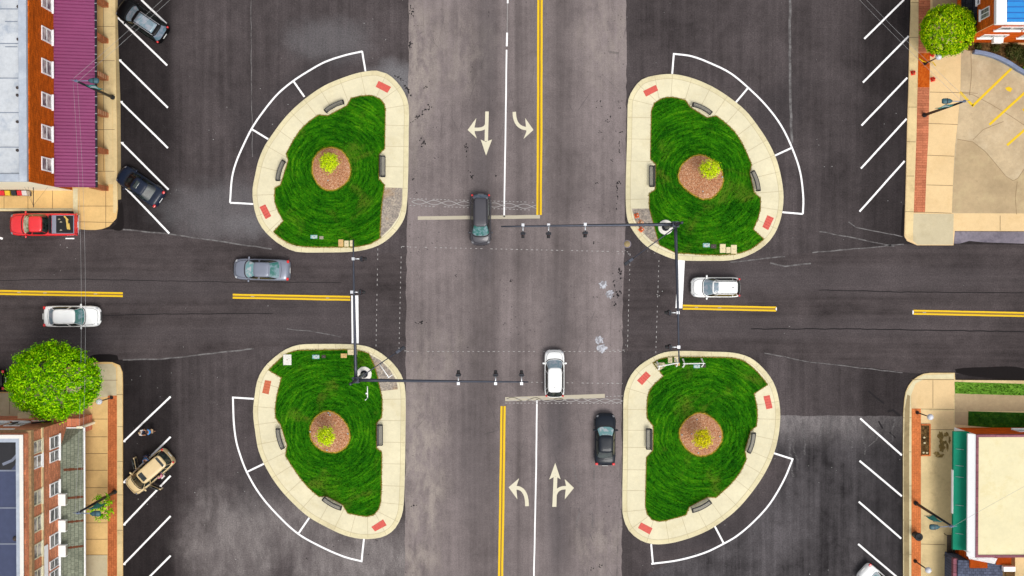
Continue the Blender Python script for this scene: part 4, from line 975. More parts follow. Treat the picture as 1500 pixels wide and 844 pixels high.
obj('canopy_sheet', b, 'purple_metal', tc, True, recalc=False)
b = B(); b.bb(xe+.01, xe+.16, ye, yN, 3.16, 3.3); obj('gutter', b, 'dark_metal', tc, True)
y = ye+.5
while y < P(139, -40, 3.3).y: b = B(); b.bb(xe+.0, xe+.2, y, y+.05, 3.302, 3.33); obj('gutter_bracket', b, 'silver_metal', tc, True); y += .72
for y in (-50, 8, 60.5, 115, 169, 223, 276.5):
    c = P(154.5, y, KH); b = B(); b.bb(c.x-.28, c.x+.28, c.y-.2, c.y+.2, KH, 3.15); obj('pier', b, 'brick_pier', tc, True)
# projecting sign bracket with stays over the cream wall
z = 3.6; a = P(49, 274, z); e = P(49, 304, z)
t = thing('wall_bracket', 'thin dark rod bracket with stay wires sticking out of the cream wall', 'bracket', (a.x, Yt, z))
b = B(); b.tube([(e.x, Yt-.03, z), (e.x, e.y, z)], .035, 6); obj('rod', b, 'dark_metal', t, True)
for px in (36, 41, 70):
    w_ = P(px, 272, z+.6); b = B(); b.tube([(w_.x, Yt-.03, z+.6), (e.x, e.y+.15, z+.03)], .009, 5); obj('stay_wire', b, 'cover_dark', t, True)
# newspaper boxes
for px, mt, word in ((1.5, 'news_blue', 'blue'), (10.5, 'news_red', 'plain red'), (18.5, 'news_yellow', 'yellow'), (27.5, 'news_black', 'black'), (36, 'news_red', 'red white-marked'), (43, 'news_white', 'white fronted')):
    c = P(px, 282, KH)
    t = thing('newspaper_box', f'{word} newspaper box standing in the row at the foot of the cream wall', 'newspaper box', (c.x, c.y-.12, KH), group='newspaper boxes by the cream wall')
    b = B(); b.box((0, 0, .62), (.42, .40, .72)); b.add([(-.21, -.2, .98), (.21, -.2, .98), (.21, .2, 1.1), (-.21, .2, 1.1)], [(0, 1, 2, 3)]); b.add([(-.21, .2, 1.1), (.21, .2, 1.1), (.21, .2, .98), (-.21, .2, .98)], [(0, 1, 2, 3)])
    bevel(obj('cabinet', b, mt, t), .02)
    b = B(); b.box((0, -.203, .7), (.32, .01, .36)); obj('door', b, 'window_glass', t)
    b = B(); b.box((0, 0, .13), (.12, .12, .26)); b.box((0, 0, .015), (.4, .4, .03)); obj('pedestal', b, 'dark_metal', t)

# ---- brick building lower left
Xw = P(88.5, 730, 4.3).x; zt = PX(33, 730, Xw).z; Yt = P(30, 638, zt).y
Y0 = P(0, 1150).y
t = thing('brick_building', 'three storey salmon brick building with dark blue roof beside the big tree', 'building', (Xw, Yt, 0))
b = B(); b.bb(X0, Xw, Y0, Yt, 0, zt-.6); obj('wall', b, ['brick_salmon_y'], t, True)
b = B(); b.bb(X0, Xw-.002, Yt+.002, Yt+.03, 0, zt-.62); obj('wall', b, 'brick_salmon_x', t, True)
b = B(); b.bb(X0, Xw-.55, Y0, Yt-.55, zt-.58, zt-.45); rf = obj('roof', b, 'roof_blue', t, True)
b = B(); ys = P(10, 692, zt).y; b.sheet([(X0, Yt-.56), (Xw-.6, Yt-.56), (Xw-.6, P(0, 672, zt).y), (P(14, 0, zt).x, P(0, 683, zt).y), (P(8, 0, zt).x, P(0, 690, zt).y), (X0, P(0, 694, zt).y)], zt-.444); obj('tar_sheet', b, 'roof_tar', rf, True)
b = B()
for py in (691, 746, 799, 853): c = P(0, py, zt); b.bb(X0, Xw-.58, c.y-.06, c.y+.06, zt-.45, zt-.425)
c = P(24, 672, zt); b.strip([(P(0, 686, zt).x, P(0, 682, zt).y), (P(10, 0, zt).x, P(0, 676, zt).y), (P(20, 0, zt).x, P(0, 665, zt).y), (P(25, 0, zt).x, P(0, 662, zt).y)], .22, zt-.43)
obj('roof_seam', b, 'roof_seam', rf, True)
c = P(19, 791, zt); b = B(); b.lathe([(.2, 0), (.2, .1), (.1, .25)], (c.x, c.y, zt-.45), 10); obj('roof_vent', b, 'cover_dark', rf, True)
b = B(); b.bb(Xw-.55, Xw-.25, Y0, Yt-.25, zt-.58, zt-.1); b.bb(X0, Xw-.552, Yt-.55, Yt-.25, zt-.58, zt-.103); obj('parapet', b, 'roof_coping', t, True)
b = B(); b.bb(Xw-.25, Xw+.05, Y0, Yt+.05, zt-.1, zt); b.bb(X0, Xw-.252, Yt-.25, Yt+.05, zt-.1, zt-.003); bevel(obj('coping', b, 'pad_white', t, True), .03)
zc = PX(42, 730, Xw).z; zc2 = PX(46, 730, Xw).z
b = B(); b.bb(Xw+.003, Xw+.22, Y0, Yt+.22, zc2, zc); b.bb(X0, Xw+.002, Yt+.032, Yt+.22, zc2+.003, zc-.003); obj('cornice', b, 'stone_cornice', t, True)
b = B(); b.bb(Xw+.003, Xw+.12, Y0, Yt+.1, zc2-.16, zc2-.005); obj('cornice_band', b, 'brick_salmon_y', t, True)
za, zb = PX(62.5, 730, Xw).z, PX(61, 730, Xw).z
b = B(); b.bb(Xw+.003, Xw+.10, Y0, Yt+.10, za, zb+.05); obj('trim_band', b, 'trim_beige', t, True)
for y0, y1, ml in ((645, 664, 1), (667, 686, 1), (718, 740, 1), (756, 779, 1), (796, 818, 1), (834, 856, 1)): window(t, Xw, 'x', 47.5, 60.5, y0, y1, 'cream_frame' if y0 < 650 or y0 > 700 else 'white_frame', 0, 1, rail=1, pane='window_pale')
for y0, y1 in ((638.5, 657), (660, 676), (706.5, 726), (744, 763), (781.5, 801), (819, 832), (835, 850)): window(t, Xw, 'x', 72.5, 86, y0, y1, 'white_frame', 0, 1, rail=1, pane='window_grey')
a_, b_ = PX(63.5, 800, Xw), PX(69, 800, Xw); ya, yb = PX(66, 799, Xw).y, PX(66, 880, Xw).y
b = B(); b.bb(Xw+.003, Xw+.09, yb, ya, b_.z, a_.z); sg = obj('sign_panel', b, 'stucco_white', t, True)
for q, y in enumerate((731.5, 770, 806.5)):
    c = PX(87, y, Xw); b = B(); b.bb(Xw, Xw+.62, c.y-.5, c.y+.5, 4.35, 4.85); ac = bevel(obj('air_conditioner', b, 'plastic_white', t, True), .04)
    b = B(); b.bb(Xw+.622, Xw+.635, c.y-.42, c.y+.42, 4.42, 4.78); obj('grille_panel', b, 'cover_grey', ac, True)
# north face details
for (x0, x1, y0, y1) in ((12, 36, 620, 624.5), (-20, 5, 620, 624.5)): window(t, Yt+.03, 'y', x0, x1, y0, y1, 'white_frame', 1, 1)
c = PY(38, 613, Yt); b = B(); b.bb(PY(28, 613, Yt).x, PY(48, 613, Yt).x, Yt+.03, Yt+.5, c.z-.3, c.z+.3); obj('air_conditioner', b, 'box_cream', t, True)
b = B(); b.bb(X0, PY(66, 617, Yt).x, Yt+.032, Yt+.08, 3.4, 3.62); b.bb(X0, PY(26, 628, Yt).x, Yt+.032, Yt+.08, 8.2, 8.5); obj('trim_band', b, 'stucco_white', t, True)
for x in (15, 45):
    a, c = PY(x, 612, Yt), PY(x+26, 604, Yt); b = B(); b.tube([(PY(x, 622, Yt).x, Yt+.1, 5.2), (PY(x+20, 622, Yt).x, Yt+.1, 4.0)], .07, 6); obj('drain_pipe', b, 'cover_dark', t, True)
# ground floor corner and hipped shingle awning
xo = P(123, 730, 3.0).x; yo = P(110, 628, 3.2).y; yi = P(96, 655, 4.0).y
b = B(); b.bb(Xw+.002, xo-.35, yo-.5, P(108, 612.5, 2.5).y, 0, 2.9); obj('entrance_wall', b, 'brick_salmon_x', t, True)
b = B(); b.bb(xo-.6, xo-.1, yo-.02, yo+.18, 0, 3.05); bevel(obj('entrance_post', b, 'stucco_cream', t, True), .03)
ta = thing('shingle_awning', 'grey green shingled awning with rust streaks above the tan pavement', 'awning', (Xw, yo, 3))
b = B(); zh = 4.3; zl = 3.0
b.add([(Xw+.004, Y0, zh), (Xw+.004, yi, zh), (xo, yo, zl), (xo, Y0, zl), (Xw+.004, yo, zl+.02), (Xw+.004, Y0, zl-.1), (xo, Y0, zl-.1), (xo, yo, zl-.1), (Xw+.004, yo, zl-.1)],
      [(0, 3, 2, 1), (1, 2, 4), (5, 6, 7, 8), (3, 6, 7, 2), (2, 7, 8, 4), (0, 5, 6, 3), (0, 1, 4, 8, 5)])
obj('shingle_roof', b, 'shingle_grey', ta, True)
b = B(); b.bb(xo+.002, xo+.09, Y0, yo+.05, zl-.14, zl+.02); b.bb(Xw+.01, xo, yo+.004, yo+.08, zl-.14, zl+.03); obj('gutter', b, 'stucco_white', ta, True)
for y in (689.5, 731.5, 767, 805):
    b = B(); n_ = 14; L = []; Rr = []
    for i in range(n_+1):
        u = .14+.84*i/n_; x = Xw+(xo-Xw)*u; zz = zh+(zl-zh)*u+.012; yc = PX(100, y, (Xw+xo)/2).y-.1*u; hw = random.uniform(.06, .15)
        L.append((x, yc+hw, zz)); Rr.append((x, yc-hw*.8, zz))
    b.add(L+Rr, [(i, n_+1+i, n_+2+i, i+1) for i in range(n_)]); obj('rust_streak', b, 'rust', ta, True)

# ---- brick building with the blue roof (upper right)
zt = 8.4; Xw = P(1460, 0, zt).x; Yt = P(1470, 35, zt).y; X1 = P(1900, 0).x
t = thing('brick_building', 'vivid orange brick building with bright blue roof and white eaves', 'building', (Xw, Yt, 0))
b = B(); b.bb(Xw+.3, X1, Yt+.3, Y1, 0, zt-.5); obj('wall', b, 'brick_vivid_y', t, True)
b = B(); b.bb(Xw+.302, X1, Yt+.27, Yt+.298, 0, zt-.52); obj('wall', b, 'brick_vivid_x', t, True)
b = B(); b.bb(Xw+.28, Xw+.33, Yt+.25, Yt+.268, .2, zt-.6); obj('corner_trim', b, 'trim_beige', t, True)
xr, yr = P(1475.5, 0, zt).x, P(0, 28.5, zt).y
b = B(); b.bb(Xw, xr, Yt, Y1, zt-.5, zt-.02); b.bb(xr+.002, X1, Yt, yr, zt-.5, zt-.023); bevel(obj('eaves_gutter', b, 'stucco_white', t, True), .05)
b = B(); b.add([(xr, yr, zt-.05), (X1, yr, zt-.05), (X1, Y1, zt+1.2), (xr, Y1, zt+1.2)], [(0, 1, 2, 3)]); b.bb(xr+.002, X1, yr+.004, yr+.05, zt-.3, zt-.06); rf = obj('roof', b, 'blue_roof', t, True, recalc=False)
b = B(); y = yr+.25
while y < Y1:
    z = zt-.05+1.25*(y-yr)/(Y1-yr); b.bb(xr+.003, X1, y, y+.05, z+.002, z+.05); y += .46
obj('roof_seam', b, 'blue_seam', rf, True)
Xo = Xw+.3; Yo = Yt+.268
window(t, Xo, 'x', 1437, 1450, 12, 27, 'white_frame', 1, -1); window(t, Xo, 'x', 1432, 1436, -12, 7, 'white_frame', 1, -1)
for a in ((1462, 1500, 39, 44), (1437, 1474, 50.5, 55), (1495, 1530, 50.5, 55), (1505, 1540, 39, 44)): window(t, Yo, 'y', *a, 'white_frame', 1, -1)
c = PY(1461, 55, Yo); b = B(); b.bb(c.x-.42, c.x+.42, Yo-.5, Yo, c.z-.25, c.z+.25); bevel(obj('air_conditioner', b, 'plastic_white', t, True), .03)
b = B(); b.bb(P(1488, 0).x, P(1530, 0).x, Yo-.9, Yo-.01, 2.5, 2.62); obj('porch_roof', b, 'steel_blue', t, True)
xa = P(1409, 0, 2.6).x
b = B(); b.add([(xa, Yt+.9, 2.6), (Xo-.004, Yt+.9, 4.2), (Xo-.004, Y1, 4.2), (xa, Y1, 2.6), (xa, Yt+.9, 2.45), (Xo-.004, Yt+.9, 2.45), (xa, Y1, 2.45), (Xo-.004, Y1, 2.45)], [(0, 1, 2, 3), (0, 4, 5, 1), (0, 3, 6, 4), (4, 6, 7, 5)]); obj('shingle_awning', b, 'shingle_black', t, True)
# garden bed, boulders and curved wall
b = B(); pts = PL([(1410, 68), (1424, 60), (1500, 66), (1620, 70), (1620, 140), (1512, 108), (1497, 100), (1470, 86), (1445, 79), (1428, 75), (1416, 74)], KH); b.prism(pts, KH-.02, KH+.035); struct('soil_ground', b, 'soil', kind='stuff')
pts = spline(PL([(1427, 75.5), (1445, 78.5), (1462, 84), (1478, 92), (1492, 101), (1508, 110), (1540, 130)], .5), False, .3)
b = B(); L = []; Rr = []
for i, p in enumerate(pts):
    d = (Vector(pts[min(i+1, len(pts)-1)])-Vector(pts[max(i-1, 0)])).normalized(); w_ = .17
    L.append((p[0]-d.y*w_, p[1]+d.x*w_)); Rr.append((p[0]+d.y*w_, p[1]-d.x*w_))
b.prism(L+Rr[::-1], KH, .62); o = obj('retaining_wall', b, 'steel_blue'); bevel(o, .04); tag(o, 'low curved blue grey wall between the yellow marked lot and the planted bed', 'wall')

# ---- low building lower right
zt = 4.6; Xe = P(1430, 700, zt).x; Yn = P(1440, 637, zt).y; Ys = P(1440, 817, zt).y; X1 = P(1800, 0).x
t = thing('shop_building', 'low shop with cream flat roof, white front and brick side', 'building', (Xe, Yn, 0))
b = B(); b.bb(Xe+.03, X1, Ys, Yn-.03, 0, zt-.4); obj('wall', b, 'brick_vivid_x', t, True)
b = B(); b.bb(Xe, Xe+.028, Ys, Yn, 0, zt-.3); obj('facade_panel', b, 'stucco_white', t, True)
b = B(); b.bb(Xe+.2, X1, Ys+.2, Yn-.2, zt-.38, zt-.1); obj('roof', b, 'roof_cream', t, True)
b = B(); b.bb(Xe, Xe+.2, Ys, Yn, zt-.298, zt); b.bb(Xe+.202, X1, Yn-.2, Yn, zt-.38, zt-.003); b.bb(Xe+.202, X1, Ys, Ys+.2, zt-.38, zt-.003); obj('parapet', b, 'coping_purple', t, True)
window(t, Yn-.03, 'y', 1488, 1520, 630, 633, 'white_frame', 1, 1)
ya, yb = P(1400, 633, 3.2).y, P(1400, 805.5, 3.0).y; xo = P(1396.5, 720, 2.9).x
ta = thing('canvas_awning', 'dark green canvas awning along the white shop front', 'awning', (Xe, ya, 3))
b = B(); n_ = 9; top = PX(1419.5, 720, Xe).z
rows = []
for i in range(n_+1):
    u = i/n_; x = Xe-.004+(xo-Xe)*u; z = top+(2.9-top)*u; row = []
    for j in range(41):
        v = j/40; sag = -.04*abs(math.sin(v*math.pi*7))*math.sin(u*math.pi); row.append((x, ya+(yb-ya)*v, z+sag))
    rows.append(row)
rows.append([(p[0]+.0, p[1], p[2]-.3) for p in rows[-1]])
b.grid(rows, 0, False)
for y in (ya, yb): b.add([(Xe-.004, y, top), (xo, y, 2.9), (xo, y, 2.6), (Xe-.004, y, 2.6)], [(0, 1, 2, 3)])
obj('canvas', b, 'green_canvas', ta, True, recalc=False)
for v in (.145, .285, .38, .62, .86):
    b = B(); y = ya+(yb-ya)*v; b.tube([(Xe-.45, y-.05, top-.06), (xo+.15, y, 2.97)], .018, 5); obj('rib', b, 'banner_white', ta, True)
b = B(); xl0, xl1 = P(1417.5, 700, 4.1).x, Xe-.002
b.add([(xl0, Ys-.02, 4.1), (xl1, Ys-.02, 4.5), (xl1, Yn+.02, 4.5), (xl0, Yn+.02, 4.1), (xl0, Ys-.02, 3.9), (xl1, Ys-.02, 3.9), (xl1, Yn+.02, 3.9), (xl0, Yn+.02, 3.9)], [(0, 1, 2, 3), (7, 6, 5, 4), (0, 4, 5, 1), (3, 2, 6, 7), (0, 3, 7, 4)]); obj('white_ledge', b, 'stucco_white', t, True)
b = B(); y0_, y1_ = P(1396, 688, 2.7).y, P(1396, 752, 2.7).y; b.bb(xo-.05, xo-.012, y0_, y1_, 2.55, 2.9); obj('valance', b, 'stucco_white', ta, True)
# lower side roof with slate shingles, brick return, white flashing
b = B(); b.bb(Xe+.1, Xe+1.6, P(0, 830, 2).y, Ys-.002, 0, 3.3); obj('side_wall', b, 'brick_vivid_x', t, True)
b = B(); b.add([(P(1408, 0, 3).x, P(0, 824, 3).y, 3.0), (P(1470, 0, 3).x, P(0, 826, 3).y, 3.4), (P(1476, 0, 3).x, P(0, 990, 3).y, 3.4), (P(1407, 0, 3).x, P(0, 990, 3).y, 3.0), (P(1408, 0, 3).x, P(0, 824, 3).y, .2), (P(1470, 0, 3).x, P(0, 826, 3).y, .2), (P(1476, 0, 3).x, P(0, 990, 3).y, .2), (P(1407, 0, 3).x, P(0, 990, 3).y, .2)],
             [(0, 3, 2, 1), (0, 4, 7, 3), (0, 1, 5, 4), (1, 2, 6, 5)]); obj('shingle_roof', b, 'shingle_slate', t, True)
b = B(); b.bb(P(1401, 0, 2.8).x, P(1407.5, 0, 2.8).x, P(0, 990, 3).y, P(0, 822, 2.8).y, 2.4, 2.8); obj('lattice_screen', b, 'coping_purple', t, True)
b = B(); b.add([(P(1420, 0, 4.3).x, P(0, 812, 4.3).y, 4.3), (P(1466, 0, 4.1).x, P(0, 822, 4.1).y, 4.1), (P(1462, 0, 3.8).x, P(0, 830, 3.8).y, 3.8), (P(1424, 0, 3.9).x, P(0, 822.5, 3.9).y, 3.9)], [(0, 3, 2, 1), (0, 1, 2, 3)]); obj('flashing', b, 'stucco_white', t, True, recalc=False)
c = P(1479, 834, 3.9); b = B(); b.bb(c.x-.5, c.x+.5, c.y-.2, c.y+.2, 3.5, 3.9); obj('vent_hood', b, 'stucco_white', t, True)
b = B(); b.bb(P(1464, 0, 3.4).x, P(1486, 0, 3.4).x, P(0, 831, 3.4).y, Ys-.01, .2, 3.45); obj('chimney', b, 'brick_vivid_x', t, True)
b = B(); b.bb(P(1492, 0, 2).x, X1, P(0, 990, 2).y, Ys-.02, .2, 2.0); obj('rear_annex', b, 'sand_slab', t, True)

# ================================================================= STREET FURNITURE
def make_bench(curved):
    """local: x along the bench, +y toward its back"""
    t = thing('park_bench', 'bench', 'bench')
    L = 1.82; Rc = 3.9 if curved else 1e6
    def pt(s, d, z):   # s along, d depth (+ = back)
        d *= .76
        if not curved: return (s, d, z)
        a = s/Rc; r = Rc-d   # bulges toward -y
        return (r*math.sin(a), Rc-r*math.cos(a)-0.0, z)
    ss = [-L/2+L*i/12 for i in range(13)]
    b = B()
    for k in range(5):
        d0 = -.22+k*.084; d1 = d0+.068
        for lo, hi in ((.425, .45),):
            rows = [[pt(s, d0, lo), pt(s, d0, hi), pt(s, d1, hi), pt(s, d1, lo)] for s in ss]; b.grid(rows, 0, False, True)
            for r_ in (rows[0], rows[-1]): b.add(r_, [(0, 1, 2, 3)])
    obj('seat', b, 'bench_slat', t)
    b = B()
    for k in range(3):
        z0 = .54+k*.1; dd = .215+k*.02
        rows = [[pt(s, dd, z0), pt(s, dd+.025, z0), pt(s, dd+.035, z0+.075), pt(s, dd+.01, z0+.075)] for s in ss]; b.grid(rows, 0, False, True)
        for r_ in (rows[0], rows[-1]): b.add(r_, [(0, 1, 2, 3)])
    obj('backrest', b, 'bench_slat', t)
    b = B()
    b.tube([pt(s, -.255, .44) for s in ss], .04, 6); b.tube([pt(s, .30, .85) for s in ss], .045, 6); b.tube([pt(s, .20, .44) for s in ss], .035, 6)
    for s in (-L/2, L/2): b.tube([pt(s, -.25, .445), pt(s, .2, .445), pt(s, .29, .85)], .045, 6)
    obj('frame', b, 'bench_frame', t)
    for s in (-L/2+.05, L/2-.05):
        b = B(); b.tube([pt(s, -.2, .42), pt(s, -.22, 0)], .022, 6); b.tube([pt(s, .2, .42), pt(s, .24, 0)], .022, 6); obj('leg', b, 'bench_frame', t)
        b = B(); b.tube([pt(s, -.23, .45), pt(s, -.23, .64), pt(s, .22, .66)], .032, 6); obj('armrest', b, 'bench_frame', t)
    return t
protos = {}
side_word = {('A', 0): 'by the upper end of the upper left island', ('A', 1): 'on the left edge of the upper left island', ('A', 2): 'on the right side of the upper left island',
             ('B', 0): 'by the upper end of the upper right island', ('B', 1): 'on the right edge of the upper right island', ('B', 2): 'on the left side of the upper right island',
             ('C', 0): 'on the left edge of the lower left island', ('C', 1): 'by the lower end of the lower left island', ('C', 2): 'on the right side of the lower left island',
             ('D', 0): 'on the left side of the lower right island', ('D', 1): 'on the right edge of the lower right island', ('D', 2): 'by the lower end of the lower right island'}
for key, I in ISL.items():
    for i, (c, d, cur) in enumerate(I['bench']):
        w = P(c[0], c[1], .5); ax = Vector((d[0], -d[1])).normalized(); nb = Vector((-ax.y, ax.x)); toc = LAWNC[key]-Vector((w.x, w.y))
        rz = math.atan2(ax.y, ax.x)
        if nb.dot(toc) < 0: rz += math.pi
        o = copy_tree(protos[cur]) if cur in protos else make_bench(cur); protos.setdefault(cur, o)
        o.location = (w.x, w.y, KH+.008); o.rotation_euler = (0, 0, rz); o['group'] = 'benches on the islands'
        o['label'] = ('curved' if cur else 'straight')+' grey slatted bench '+side_word[(key, i)]

# black bench, trash can by the shop
c = P(1390, 799, .5)
t = thing('park_bench', 'black slatted bench in front of the shop with the green awning', 'bench', (c.x, c.y, KH))
t.rotation_euler = (0, 0, R(90))
b = B()
for k in range(6): b.box((0, -.26+k*.085, .44), (1.9, .065, .03))
obj('seat', b, 'bench_black', t)
b = B()
for k in range(4): b.box((0, -.32, .54+k*.1), (1.9, .03, .075))
obj('backrest', b, 'bench_black', t)
for s in (-.95, .95):
    b = B(); b.tube([(s, -.34, .9), (s, -.3, .44), (s, -.34, 0)], .03, 6); b.tube([(s, .28, 0), (s, .26, .64), (s, -.3, .68)], .03, 6); obj('leg', b, 'bench_black', t)
c = P(1340, 783, KH)
t = thing('trash_can', 'round black trash can on the orange brick band', 'trash can', (c.x, c.y, KH))
b = B(); b.lathe([(.27, 0), (.28, .04), (.34, .8), (.36, .84), (.36, .9), (.3, .9), (.27, .5), (.2, .45)], n=20); obj('drum', b, 'dark_metal', t)
b = B(); b.lathe([(.355, .9), (.36, .96), (.30, 1.02), (.16, 1.02), (.15, .96)], n=20); obj('lid', b, 'black_rubber', t)
# brick planter
c = [P(x, y, KH) for x, y in ((1349.2, 621), (1362.5, 668))]
x0, x1, y1, y0 = c[0].x, c[1].x, c[0].y, c[1].y
t = thing('brick_planter', 'empty brick edged planter with bare mulch beside the orange brick band', 'planter', (x0, y0, KH))
b = B(); b.bb(x0, x1, y1-.12, y1, KH, KH+.12); b.bb(x0, x1, y0, y0+.12, KH, KH+.12); b.bb(x1-.12, x1, y0+.122, y1-.122, KH, KH+.12); obj('edging', b, 'paving_orange', t, True)
b = B(); b.bb(x0+.01, x1-.122, y0+.122, y1-.122, KH, KH+.05); obj('soil', b, 'soil', t, True)
for px, py in ((1354, 641), (1354.5, 649), (1353, 663), (1358, 663.5)):
    q = P(px, py, .25); b = B(); b.ball((0, 0, .06), (.11, .09, .07), 8, 5); o = obj('rock', b, 'box_cream'); o.location = (q.x, q.y, KH+.04)
    tag(o, 'small pale rock lying in the brick edged planter', 'rock', 'rocks in the planter')

# cones
def make_cone(mat):
    t = thing('traffic_cone', 'cone', 'cone')
    b = B(); b.lathe([(.17, .03), (.05, .68), (.035, .7)], n=14); obj('body', b, mat, t)
    b = B(); b.box((0, 0, .02), (.40, .40, .04)); bevel(obj('base', b, mat, t), .03)
    b = B(); b.lathe([(.121, .30), (.088, .46), (.084, .46)], n=14); obj('stripe', b, 'cone_white', t)
    b = B(); b.lathe([(.052, .655), (.05, .74), (.03, .76)], n=10); obj('tip', b, 'cone_white', t)
    return t
pc = {}
for px, py, mt, lab in ((932.5, 316, 'cone_orange', 'orange cone by the kerb at the upper end of the gravel patch'), (939, 336.5, 'cone_orange', 'orange cone below the signal arm on the gravel patch'), (938.5, 326, 'cone_pale', 'faded pale cone between two orange cones on the gravel patch'),
                        (1365.5, 80, 'cone_red', 'red cone under the edge of the round tree'), (1337, 107, 'cone_red', 'red cone on the kerb beside the dug up brick band'), (1366, 116.5, 'cone_red', 'red cone on the slab right of the dug up brick band')):
    if mt == 'cone_pale' and 'cone_pale' not in M: plain('cone_pale', alb(240, 176, 130), .6)
    o = copy_tree(pc[mt]) if mt in pc else make_cone(mt); pc.setdefault(mt, o); c = P(px, py, KH); o.location = (c.x, c.y, KH+.014); o.rotation_euler = (0, 0, random.random()*3); o['label'] = lab; o['group'] = 'traffic cones'
# caution tape by the globe lamp
b = B(); pts = [P(x, y, .5) for x, y in ((1346, 86), (1351, 90), (1357, 92), (1366, 91), (1370, 97))]
for p, q in zip(pts, pts[1:]): b.add([(p.x, p.y, .45), (q.x, q.y, .5), (q.x+.05, q.y+.03, .57), (p.x+.05, p.y+.03, .52)], [(0, 1, 2, 3)])
tag(obj('caution_tape', b, 'yellow_paint', recalc=False), 'limp yellow tape strung over the dug up brick band', 'tape')

# utility covers and small pads
def cover(px, py, w, h, mat, label, rz=0, z=.035, detail=True, name='utility_cover'):
    c = P(px, py, KH); t = thing(name, label, 'utility cover' if name == 'utility_cover' else 'pad', (c.x, c.y, KH+.02), R(rz))
    b = B(); b.box((0, 0, z), (w/SC, h/SC, .07)); bevel(obj('lid' if detail else 'slab', b, mat, t), .03)
    if detail:
        b = B(); b.box((0, 0, z+.038), (w/SC*.16, h/SC*.08, .01)); obj('handle', b, 'cover_grey', t)
for a in ((460, 347, 10, 5.5, 'cover_speckled', 'speckled pale utility cover in the upper left lawn'), (471, 348.3, 6, 4.5, 'cover_grey', 'small brown grey box cover beside the speckled one, upper left lawn'),
          (499.5, 356, 7.5, 10.5, 'box_tan', 'tan utility box by the kerb, leftmost of three under the signal arm end'), (507.7, 357, 6.6, 9, 'box_cream', 'cream utility box, middle of three under the signal arm end'), (515.4, 356.6, 6, 9, 'box_cream', 'cream utility box, nearest the tip of the signal arm of three'),
          (1034.5, 359.3, 10, 6, 'cover_speckled', 'speckled pale utility cover in the upper right lawn'), (1045, 361, 8.5, 6, 'cover_dark', 'brown utility cover beside the speckled one, upper right lawn'),
          (1058.5, 364, 8.6, 13, 'box_cream', 'tall cream utility box left of three near the kerb, upper right island'), (1066.8, 366.5, 6.6, 9, 'box_cream', 'small cream utility box in the middle of three, upper right island'), (1074.8, 365.3, 8.6, 13, 'box_cream', 'tall cream utility box right of three near the kerb, upper right island'),
          (421, 527, 12, 15.5, 'pad_white', 'large pale utility box at the upper left corner of the lower left lawn'), (462.8, 522.7, 10.5, 6, 'cover_speckled', 'speckled pale utility cover in the lower left lawn'), (474.2, 522.2, 6, 4.6, 'cover_dark', 'small dark box cover beside the speckled one, lower left lawn'),
          (503.7, 521, 9, 6.5, 'box_tan', 'tan utility box left of the signal arm, lower left lawn'), (516.3, 516, 14, 8, 'box_cream', 'wide cream utility pad against the kerb beneath the signal arm'),
          (981.5, 527.5, 6.5, 8, 'box_cream', 'cream utility box left of the signal arm end, lower right island'), (990.5, 526.5, 6.5, 8, 'box_cream', 'cream utility box directly under the signal arm end, lower right island'), (992, 533.5, 7.5, 4, 'box_tan', 'tan utility box below the signal arm end, lower right island'),
          (1020.5, 536.5, 9.5, 5.5, 'cover_speckled', 'speckled pale utility cover beneath the white barricade'), (1031, 536, 5.5, 4.5, 'cover_dark', 'dark utility cover at the end of the white barricade')):
    cover(*a)
b = B(); b.prism(PL([(958, 532), (972, 530.5), (977, 535), (966, 543)], KH), KH, KH+.05); tag(obj('concrete_pad', b, 'grey_slab'), 'bare concrete pad at the corner of the lower right lawn under the barricade', 'pad')
# small manhole near the upper right island
c = P(918.5, 357.5); t = thing('manhole_cover', 'round dusty manhole cover set in the asphalt beside the upper right island', 'manhole', (c.x, c.y, Z_MAIN))
b = B(); b.lathe([(.36, 0), (.36, .012), (.3, .014)], n=20); obj('ring', b, 'apron_stone', t); b = B(); b.lathe([(.28, .013), (.28, .02)], n=18); obj('lid', b, 'gutter_concrete', t)
# sand coloured bulbs / ground lights in the mulch beds
for k, pts in {'upper left': ((480.5, 264.5),), 'upper right': ((1029.5, 280.5), (1058, 259.5)), 'lower left': ((483.5, 608), (481, 605), (454.5, 632.5), (509.5, 635.5), (479, 659.5)), 'lower right': ((1021, 614.5), (1013, 635.5), (1023, 663.5), (999, 637), (1054.5, 639.5))}.items():
    for px, py in pts:
        c = P(px, py, KH+.15); b = B(); b.lathe([(.07, -.12), (.08, .06), (.06, .09)], n=10, m=0); b.lathe([(.055, .09), (.05, .11)], n=10, m=1); o = obj('ground_light', b, ['cover_grey', 'banner_white']); o.location = (c.x, c.y, KH+.11)
        tag(o, f'little round spotlight in the {k} mulch bed', 'light', f'spotlights in the {k} mulch bed')
